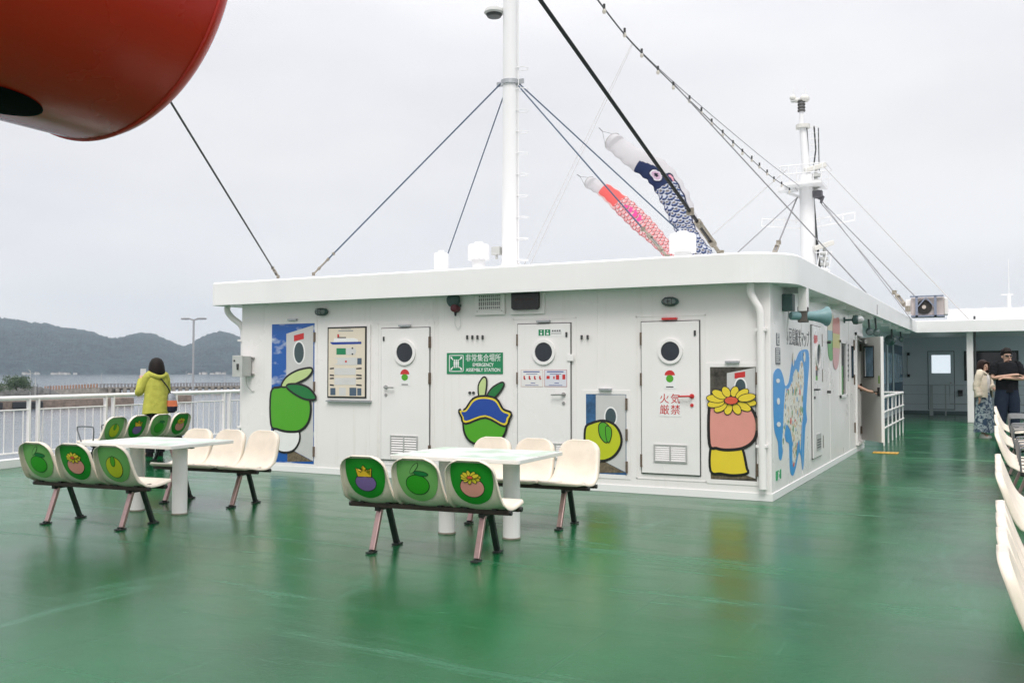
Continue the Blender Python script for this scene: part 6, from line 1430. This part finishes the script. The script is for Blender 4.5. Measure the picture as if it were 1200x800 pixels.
def aircon():
    Y = 27.0; a = at(1068, 380, Y); c = at(1106, 347.5, Y); x0, x1, z0, z1 = a.x, c.x, ZR + zs(Y) - .01, c.z; t = root('air_conditioner', 'grey rooftop air conditioner unit with round fan and lattice guard', 'air conditioner', ((x0 + x1) / 2, Y, z0))
    B().box((x0, Y, z0 + .04), (x1, Y + .45, z1)).build('cabinet', mat('ac_beige', (.50, .44, .42), .5, vary=.12, vscale=5), t, bevel=.015)
    cx, cz = x0 + (x1 - x0) * .40, (z0 + z1) / 2 + .0; r = (z1 - z0) * .36
    B().cyl((cx, Y - .001, cz), (cx, Y - .02, cz), r, n=32).build('fan_opening', mat('fan_dark', (.05, .035, .03), .6), t)
    b = B(); [b.ring((cx, Y - .022, cz), (0, -1, 0), r * q - .006, r * q + .004, .008, 32) for q in (.3, .45, .6, .75, .9, 1)]; b.build('fan_guard', DARK, t); B().cyl((cx, Y - .02, cz), (cx, Y - .05, cz), r * .27, n=20).build('hub', mat('hub_beige', (.6, .52, .46), .5), t)
    fm = mat('lattice_blue_grey', (.22, .25, .33), .5); b = B()
    for x in (x0 + .14, x1 - .20): b.box((x - .03, Y - .09, z0), (x + .03, Y - .055, z1 + .02))
    b.box((x0 - .02, Y - .09, z1), (x1 + .0, Y - .05, z1 + .04)); b.beam((x0 + .14, Y - .07, z1 - .28), (x0 + .36, Y - .07, z1 - .02), .03, .03); b.beam((x1 - .20, Y - .07, z1 - .28), (x1 - .42, Y - .07, z1 - .02), .03, .03); b.box((x0, Y - .09, z0 - .0), (x1, Y + .5, z0 + .04)); b.build('lattice_frame', fm, t)
    B().box((x0 - .14, Y + .05, z0 + .1), (x0 - .002, Y + .4, z1 - .04)).build('side_cover', WHITE, t, bevel=.02); B().box((x1 + .002, Y + .05, z0 + .05), (x1 + .09, Y + .4, z1 - .02)).build('side_panel', WHITE, t, bevel=.02)
aircon()
# faint railing and aerial on the far upper deck
t = root('upper_railing', 'pale low screen rail on the upper deck beyond the air conditioner', 'railing', (1.5, 31, ZR)); pb_ = mat('pale_rail', (.78, .78, .78), .5)
b = B(); y = 31.0; b.box((-1.2, y, ZR + .1), (4.4, y + .03, ZR + .52)); b.build('screen', pb_, t); b = B(); [b.box((-1.2 + k * .5, y - .02, ZR), (-1.17 + k * .5, y, ZR + .55)) for k in range(12)]; b.build('stanchion', pb_, t)
pa = at(1183, 376, 30.5); b = B(); b.cyl((pa.x, 30.5, ZR + .1), (pa.x, 30.5, at(1183, 344, 30.5).z), .05, n=8); b.cyl((pa.x, 30.5, at(1183, 344, 30.5).z), (pa.x, 30.5, at(1183, 303, 30.5).z), .012, n=6); b.cbox((pa.x - .05, 30.5, at(1183, 345, 30.5).z), (.32, .04, .04)); tag(b.build('whip_aerial', pb_), 'faint white whip aerial above the far upper deck near the right edge', 'aerial')

def radar_mast():
    MX, MY = -6.2, 35.6; q = lambda px, py: at(px, py, MY)
    t = root('radar_mast', 'white radar mast with platforms, domes and scanners far forward', 'mast', (MX, MY, ZR))
    k = MY * 1.03 / F
    zb, z1, z2 = q(950, 330).z, q(944, 205).z, q(940, 112).z; x1, x2, xb = q(945, 205).x, q(939, 112).x, q(949, 320).x
    B().cyl((xb, MY, ZR - .3), (x1, MY, z1), .30, .26, 20).build('lower_pole', MASTW, t, smooth=True); B().cyl((x1, MY, z1), (q(941, 150).x, MY, q(941, 150).z), .16, .13, 16).build('upper_pole', MASTW, t, smooth=True)
    B().cyl((x2, MY, q(940, 152).z), (x2, MY, q(938, 116).z), .08, n=10).build('top_pole', MASTW, t)
    b = B(); [b.cyl((x2, MY, q(938, 131 - j * 3.6).z), (x2, MY, q(938, 130 - j * 3.6).z + .03), .14, n=12) for j in range(4)]; b.build('insulator', mat('insulator_dark', (.07, .065, .06), .5), t)
    b = B(); a = q(927, 120); c = q(947, 120); b.box((a.x, MY - .1, a.z), (c.x, MY + .1, a.z + .06)); b.build('crosstree', GREYBOX, t)
    dm = mat('dome_cream', (.66, .65, .60), .4)
    for px, py, rp in ((929, 115, 3.6), (943, 116, 5.2), (934, 118, 3.4)):
        c = q(px, py); r = rp * k; B().lathe([(r * .7, -r * .6), (r, -r * .2), (r * .95, r * .3), (r * .6, r * .75), (.01, r * .95)], c, (0, 0, 1), 16).build('dome', dm, t, smooth=True)
    b = B(); [b.cyl(q(px, 112), q(px, 103), .018, n=5) for px in (930, 944)]; b.build('whip', MASTW, t)
    b = B(); c = q(941, 149); b.cyl((c.x, MY, c.z - .05), (c.x, MY, c.z + .08), .26, n=16); b.build('lamp_ring', dm, t)
    # platform with rail
    c0, c1 = q(922, 218), q(967, 218); b = B(); b.box((c0.x, MY - .9, q(940, 221).z), (c1.x, MY + .6, q(940, 218).z)); b.build('platform', MASTW, t)
    b = B(); zt = q(940, 199).z; zp_ = q(940, 218).z
    for x in [c0.x + (c1.x - c0.x) * j / 5 for j in range(6)]:
        for y in (MY - .9, MY + .6): b.tube([(x, y, zp_), (x + (.05 if x > x1 else -.05), y, zt)], .018, 5)
    for y in (MY - .9, MY + .6):
        for z in (zt, (zt + zp_) / 2): b.tube([(c0.x - .1, y, z), (c1.x + .15, y, z)], .018, 5)
    for x in (c0.x - .1, c1.x + .15): b.tube([(x, MY - .9, zt), (x, MY + .6, zt)], .018, 5)
    b.build('platform_rail', MASTW, t)
    b = B(); c0, c1 = q(913, 221), q(934, 224); b.box((c0.x, MY - .35, c1.z), (c1.x, MY + .2, c0.z)); b.beam(q(923, 226), q(940, 232), .1, .1); b.build('lamp_bracket', MASTW, t)
    # yards
    b = B(); L0, L1 = q(893, 265), q(1002, 258); M0 = q(944, 268)
    for dz in (0, .28): b.beam((L0.x, MY, L0.z + dz), (M0.x, MY, M0.z + dz), .05, .05); b.beam((M0.x, MY, M0.z + dz), (L1.x, MY, L1.z + dz), .05, .05)
    for j in range(9):
        x = L0.x + (L1.x - L0.x) * j / 8; zz = L0.z + (L1.z - L0.z) * j / 8; b.beam((x, MY, zz), (x, MY, zz + .28), .04, .04)
    b.build('yard', MASTW, t)
    for px, py, s in ((956, 197, 1), (966, 288, .9)):      # radar scanners on brackets
        c = q(px, py); b = B(); b.beam(c + Vector((-.35 * s, -.3, -.12)), c + Vector((.35 * s, .1, .12)), .12, .18); b.build('radar_scanner', dm, t, bevel=.03)
        b = B(); [b.cyl(c - Vector((0, 0, .22 + j * .2)), c - Vector((0, 0, .33 + j * .2)), .16 - .02 * (j % 2), n=12) for j in range(4)]; b.cyl(c - Vector((0, 0, 1.1)), c, .06, n=8); b.beam(c - Vector((0, 0, 1.0)), (x1, MY, c.z - 1.0), .06, .06); b.build('scanner_post', GREYBOX, t)
    b = B(); b.tube([q(954, 148), q(956, 175), q(953, 200)], .03, 6); b.tube([q(959, 150), q(960, 200)], .02, 5); b.tube([q(945, 148), q(947, 180), q(949, 215)], .035, 6); b.tube([q(953, 232), q(957, 280), q(962, 325)], .05, 6); b.build('cable_run', DARK, t, smooth=True)
    b = B(); [b.box((q(946, 150 + j * 7).x + .12, MY - .02, q(946, 150 + j * 7).z), (q(959, 150).x, MY + .02, q(946, 150 + j * 7).z + .03)) for j in range(8)]; b.build('ladder_rungs', MASTW, t)
    b = B(); [b.tube(bez([q(955 + j * 2, 226), q(958 + j * 2, 232 + j), q(963 + j, 230), q(962, 238)], 4), .045, 6) for j in range(3)]; b.cbox(q(957, 228), (.4, .3, .25)); b.build('cable_bundle', mat('dark_steel', (.10, .10, .11), .5), t, smooth=True)
    b = B(); c = q(966, 312); b.box((q(955, 316).x, MY - .5, q(955, 318).z), (q(972, 316).x, MY + .3, q(955, 316).z)); b.build('lower_platform', MASTW, t)
    b = B(); zl, zu = q(955, 316).z, q(955, 298).z
    for px in (918, 925, 960, 968, 974): b.tube([(q(px, 300).x, MY - .5, zl), (q(px, 300).x + (.1 if px > 940 else -.1), MY - .5, zu)], .018, 5)
    b.tube([(q(914, 300).x, MY - .5, zu), (q(930, 300).x, MY - .5, zu)], .018, 5); b.tube([(q(958, 300).x, MY - .5, zu), (q(978, 300).x, MY - .5, zu)], .018, 5); b.build('lower_rail', MASTW, t)
radar_mast()

# ---- wires. Each runs between two real points; the far ends are fixed to masts, roof edge or the drum
WBLK = mat('wire_black', (.02, .02, .022), .5); WBLUE = mat('wire_blue_grey', (.045, .08, .14), .5); WGREY = mat('wire_grey', (.20, .20, .21), .5); WPALE = mat('wire_pale', (.45, .44, .43), .6)
TB = mat('turnbuckle', (.30, .27, .22), .5, .4, vary=.4, vscale=40)
def wire(lab, p0, p1, r, m, sag=0, tb=None, name='stay_wire'):
    p0, p1 = Vector(p0), Vector(p1); b = B(); n = 14 if sag else 1; pts = [p0.lerp(p1, i / n) - Vector((0, 0, sag * 4 * (i / n) * (1 - i / n))) for i in range(n + 1)]
    b.tube(pts, r, 6); o = b.build(name, m, smooth=True); tag(o, lab, 'wire')
    if tb:
        d = (p1 - p0).normalized(); u, v = frame_of(d)
        e = p1; q = B(); L = tb
        for s in (-1, 1): q.tube([e - d * L * .75 + u * s * L * .04, e - d * L * .3 + u * s * L * .04], L * .022, 6)
        q.cyl(e - d * L * .8, e - d * L * .7, L * .055, n=8); q.cyl(e - d * L * .35, e - d * L * .25, L * .055, n=8); q.cyl(e - d * L * 1.0, e - d * L * .78, L * .025, n=6); q.cyl(e - d * L * .28, e, L * .03, n=6); q.cbox(tuple(e - d * L * 1.02), (L * .1, L * .05, L * .1)); q.cbox(tuple(e - d * L * .02), (L * .1, L * .05, L * .12))
        q.build('turnbuckle', TB, o)
    return o
A = at
a, c = A(207, 131, 6.5), A(326, 324.5, 10.9); wire('black stay wire from behind the red drum down to the roof at upper left', a + (a - c) * .35, c, .012, WBLK, tb=.42)
MYm = 12.06
zc_ = at(600, 97, MYm)
wire('blue-grey stay wire from the mast collar down to the left end of the roof', A(588, 97, MYm), A(367, 321.5, 11.0), .011, WBLUE, tb=.42)
wire('blue-grey stay wire from the mast down to the small slotted vent', A(591, 110, MYm), A(525, 297, 13.5), .010, WBLUE)
wire('upper blue-grey stay wire from the mast collar down past the front vent', A(607, 97, MYm), A(797, 272, 13.5), .010, WBLUE)
wire('lower blue-grey stay wire from the mast collar across the red streamer to the roof edge', A(606, 99, MYm), A(783, 302, 11.0), .010, WBLUE, tb=.55)
a, c = A(633, 0, 8.0), A(845, 299, 11.2); wire('thick black stay cable crossing in front of the black carp streamer', a + (a - c) * .25, c, .022, WBLK, tb=.8)
# dressing line with bulbs, in the ship's centre plane
X0 = -6.2
cab = root('festoon_line', 'long string of pale bulbs sagging from top centre to the radar mast', 'string lights', tuple(atx(935, 214, X0)))
fp = [atx(664, -50, X0), atx(700, 0, X0), atx(740, 50, X0), atx(790, 100, X0), atx(825, 134, X0), atx(866, 173, X0), atx(900, 204, X0), atx(926, 222, X0)]
curve = bez(fp, 8); B().tube(curve, .012, 6).build('cable', DARK, cab, smooth=True)
for px, py in ((708, 8), (732, 36), (752, 60), (771, 80), (789, 98), (808, 114), (822, 128), (834, 141), (847, 154), (859, 166), (870, 176), (881, 184), (890, 192), (899, 200), (907, 208), (916, 214), (925, 221)):
    q = atx(px, py + 1.5, X0); s = 1 + .0 * px
    bl = B().lathe([(.015, .02), (.02, -.02), (.034, -.045), (.038, -.075), (.025, -.105), (.004, -.11)], q, (0, 0, 1), 12).build('bulb', mat('bulb_pale', (.55, .52, .46), .3), cab, smooth=True)
    B().cyl(q + Vector((0, 0, .07)), q - Vector((0, 0, .02)), .024, n=8).build('socket', BLACK, bl)
b = B(); b.tube(bez([atx(px, py, X0) for px, py in ((664, -50), (700, -1), (740, 49), (790, 97), (848, 147), (900, 190), (938, 219))], 8), .010, 6); tag(b.build('stay_wire', WGREY, smooth=True), 'thin upper line running beside the bulb string to the radar mast', 'wire')
b_ = atx(700, 0, X0)
wire('thin dark line leaving the bulb string and slanting down to the eave at right', atx(789, 98, X0), A(1028, 357, 22.0), .014, WGREY)
wire('thin line from the eave corner down to the underside of the side roof', A(1028, 357, 18.3), A(1028, 368, 18.2), .008, WGREY)
wire('left halyard line from the bulb string down to the foot of the mast', atx(741, 50, X0), A(615, 309, 12.4), .006, WPALE)
wire('right halyard line from the bulb string down to the foot of the mast', atx(742, 51, X0) , A(622, 309, 12.6), .006, WPALE)
MY2 = 35.6
wire('pale stay from the left side of the radar mast down behind the carp streamers', A(922, 199, MY2), A(835, 275, 30), .014, WPALE)
wire('grey stay from the radar mast down to the roof left of it', A(935, 231, MY2), A(860, 300, 24), .016, WGREY)
wire('dark stay from the radar mast down to the roof close to it', A(934, 232, MY2), A(905, 302, 30), .03, WGREY, tb=1.4)
wire('long pale stay from the radar platform down to the far roof at right', A(966, 196, MY2), A(1142, 381, 30.2), .016, WPALE)
wire('upper grey stay from the radar mast down to the air conditioner', A(963, 236, MY2), A(1075, 350, 29.0), .016, WGREY)
wire('lower grey stay from the radar mast down beside the air conditioner', A(962, 238, MY2), A(1064, 362, 27.0), .016, WGREY, tb=1.2)
wire('third grey stay from the radar mast to the roof before the air conditioner', A(966, 240, MY2), A(1066, 372, 26.0), .012, WGREY)

# ---- carp streamers
def carp(lab, path, halfs, Y0, Y1_, colf, hook, flat_=.42, name='carp_streamer'):
    n = len(path); P = [A(px, py, Y0 + (Y1_ - Y0) * i / (n - 1)) for i, (px, py) in enumerate(path)]; cur = bez(P, 44); k = len(cur)
    hs = [halfs[min(int(i / 44), n - 1)] + (halfs[min(int(i / 44) + 1, n - 1)] - halfs[min(int(i / 44), n - 1)]) * ((i % 44) / 44) for i in range(k)]
    M = 96; vs = []; cols = []; vd = Vector((-math.sin(YAW), math.cos(YAW), 0))
    for i, c in enumerate(cur):
        d = (cur[min(i + 1, k - 1)] - cur[max(i - 1, 0)]).normalized(); side = d.cross(vd).normalized(); dep = side.cross(d)
        r = hs[i] * (c - Vector((0, 0, H))).length / F * .99
        for j in range(M):
            a = 2 * math.pi * j / M; w_ = 1 + .05 * math.sin(i * .35 + 3 * math.sin(a)); vs.append(c + side * math.cos(a) * r * w_ + dep * math.sin(a) * r * (flat_ if i > 8 else .95))
            cols.append(colf(i / (k - 1), math.cos(a), a))
    b = B(); b.mesh(vs, [(i * M + j, i * M + (j + 1) % M, (i + 1) * M + (j + 1) % M, (i + 1) * M + j) for i in range(k - 1) for j in range(M)])
    t = root(name, lab, 'carp streamer', tuple(P[0]), 'carp streamers flying from the halyard'); o = b.build('fabric_tube', [], t)
    me = o.data; at_ = me.color_attributes.new('dye', 'FLOAT_COLOR', 'POINT'); at_.data.foreach_set('color', [x for c in cols for x in (*c, 1)]); me.polygons.foreach_set('use_smooth', [True] * len(me.polygons))
    m = bpy.data.materials.get('streamer_cloth')
    if not m:
        m = bpy.data.materials.new('streamer_cloth'); m.use_nodes = True; nn = m.node_tree.nodes; ll = m.node_tree.links; pr = nn['Principled BSDF']; pr.inputs['Roughness'].default_value = .7; pr.inputs['Specular IOR Level'].default_value = .2
        vc = nn.new('ShaderNodeVertexColor'); vc.layer_name = 'dye'; ll.new(vc.outputs[0], pr.inputs['Base Color']); tr = nn.new('ShaderNodeBsdfTranslucent'); ll.new(vc.outputs[0], tr.inputs[0]); ms = nn.new('ShaderNodeMixShader'); ms.inputs[0].default_value = .35; ll.new(pr.outputs[0], ms.inputs[1]); ll.new(tr.outputs[0], ms.inputs[2]); ll.new(ms.outputs[0], nn['Material Output'].inputs[0])
    me.materials.append(m)
    rg = B(); d0 = (cur[1] - cur[0]).normalized(); side = d0.cross(vd).normalized(); dep = side.cross(d0); r = hs[0] * (cur[0] - Vector((0, 0, H))).length / F
    rg.tube([cur[0] + side * math.cos(2 * math.pi * j / 24) * r + dep * math.sin(2 * math.pi * j / 24) * r * .95 for j in range(25)], .008, 6, False); rg.build('mouth_ring', WPALE, t, smooth=True)
    hk = A(hook[0], hook[1], Y0); b = B()
    for s in (-1, 1): b.tube([cur[0] + side * s * r, hk], .004, 5)
    b.tube([hk, hk + (hk - cur[0]) * .35], .009, 5); b.build('bridle', WGREY, t)
    return t
def scales(u, a, nu, ns, line, fill, alt):
    row = u * nu; ri = int(math.floor(row))
    for r_ in (ri - 1, ri):
        x = a / math.pi * ns + (.5 if r_ % 2 else 0); ci = round(x); d = math.hypot(x - ci, (row - r_) * .27)
        if d < .5 or r_ == ri:
            if d > .43: return line
            if d > .375: return (.02, .02, .03)
            if d < .20: return alt if (r_ * 3 + ci) % 4 else line
            if .20 <= d < .25: return line
            return fill
W_ = (.64, .63, .64)
def black_carp(u, s, a):
    if u < .155: return W_
    if u < .43:
        e = math.hypot((u - .355) / .045, (s + .38) / .36)
        if e < .35: return (.015, .015, .03)
        if e < .72: return (.60, .42, .55)
        if e < .9: return (.75, .75, .78)
        if e < 1.15: return (.015, .02, .06)
        if .22 < u and s < -.1 + (u - .22) * 2.3: return (.02, .035, .10)
        e2 = math.hypot((u - .41) / .03, (s - .35) / .22)
        if e2 < .7: return (.75, .35, .42)
        if e2 < 1.15: return (.015, .02, .06)
        return W_
    lim = .50 + .4 * max(0, u - .75) / .25 * 1.6
    if s < lim: return scales(u, a, 52, 3.6, (.62, .66, .74), (.05, .085, .22), (.20, .18, .17))
    if s < lim + .07: return (.02, .03, .08)
    return W_
def red_carp(u, s, a):
    if u < .17: return W_
    if u < .36: return (.78, .16, .15) if abs(s) < .86 else (.8, .62, .6)
    e = math.hypot((u - .52) / .10, (s - .05) / .4)
    if e < 1 and (int(u * 60) + int(s * 5)) % 3: return (.80, .10, .36)
    return scales(u, a, 60, 3.4, (.80, .66, .66), (.74, .16, .17), (.78, .40, .40))
carp('big black and white carp streamer with navy scales above the roof', [(718, 166), (743, 185), (772, 203), (791, 232), (803, 262), (815, 284), (833, 312)], [10.5, 12.5, 15.5, 17, 15, 10, 12], 16.4, 15.0, black_carp, (706, 154))
carp('smaller red and pink carp streamer left of the black one', [(691, 214), (710, 224), (731, 242), (752, 262), (772, 282), (792, 306)], [7, 9, 11.5, 12, 9.5, 6.5], 15.6, 14.6, red_carp, (680, 207))
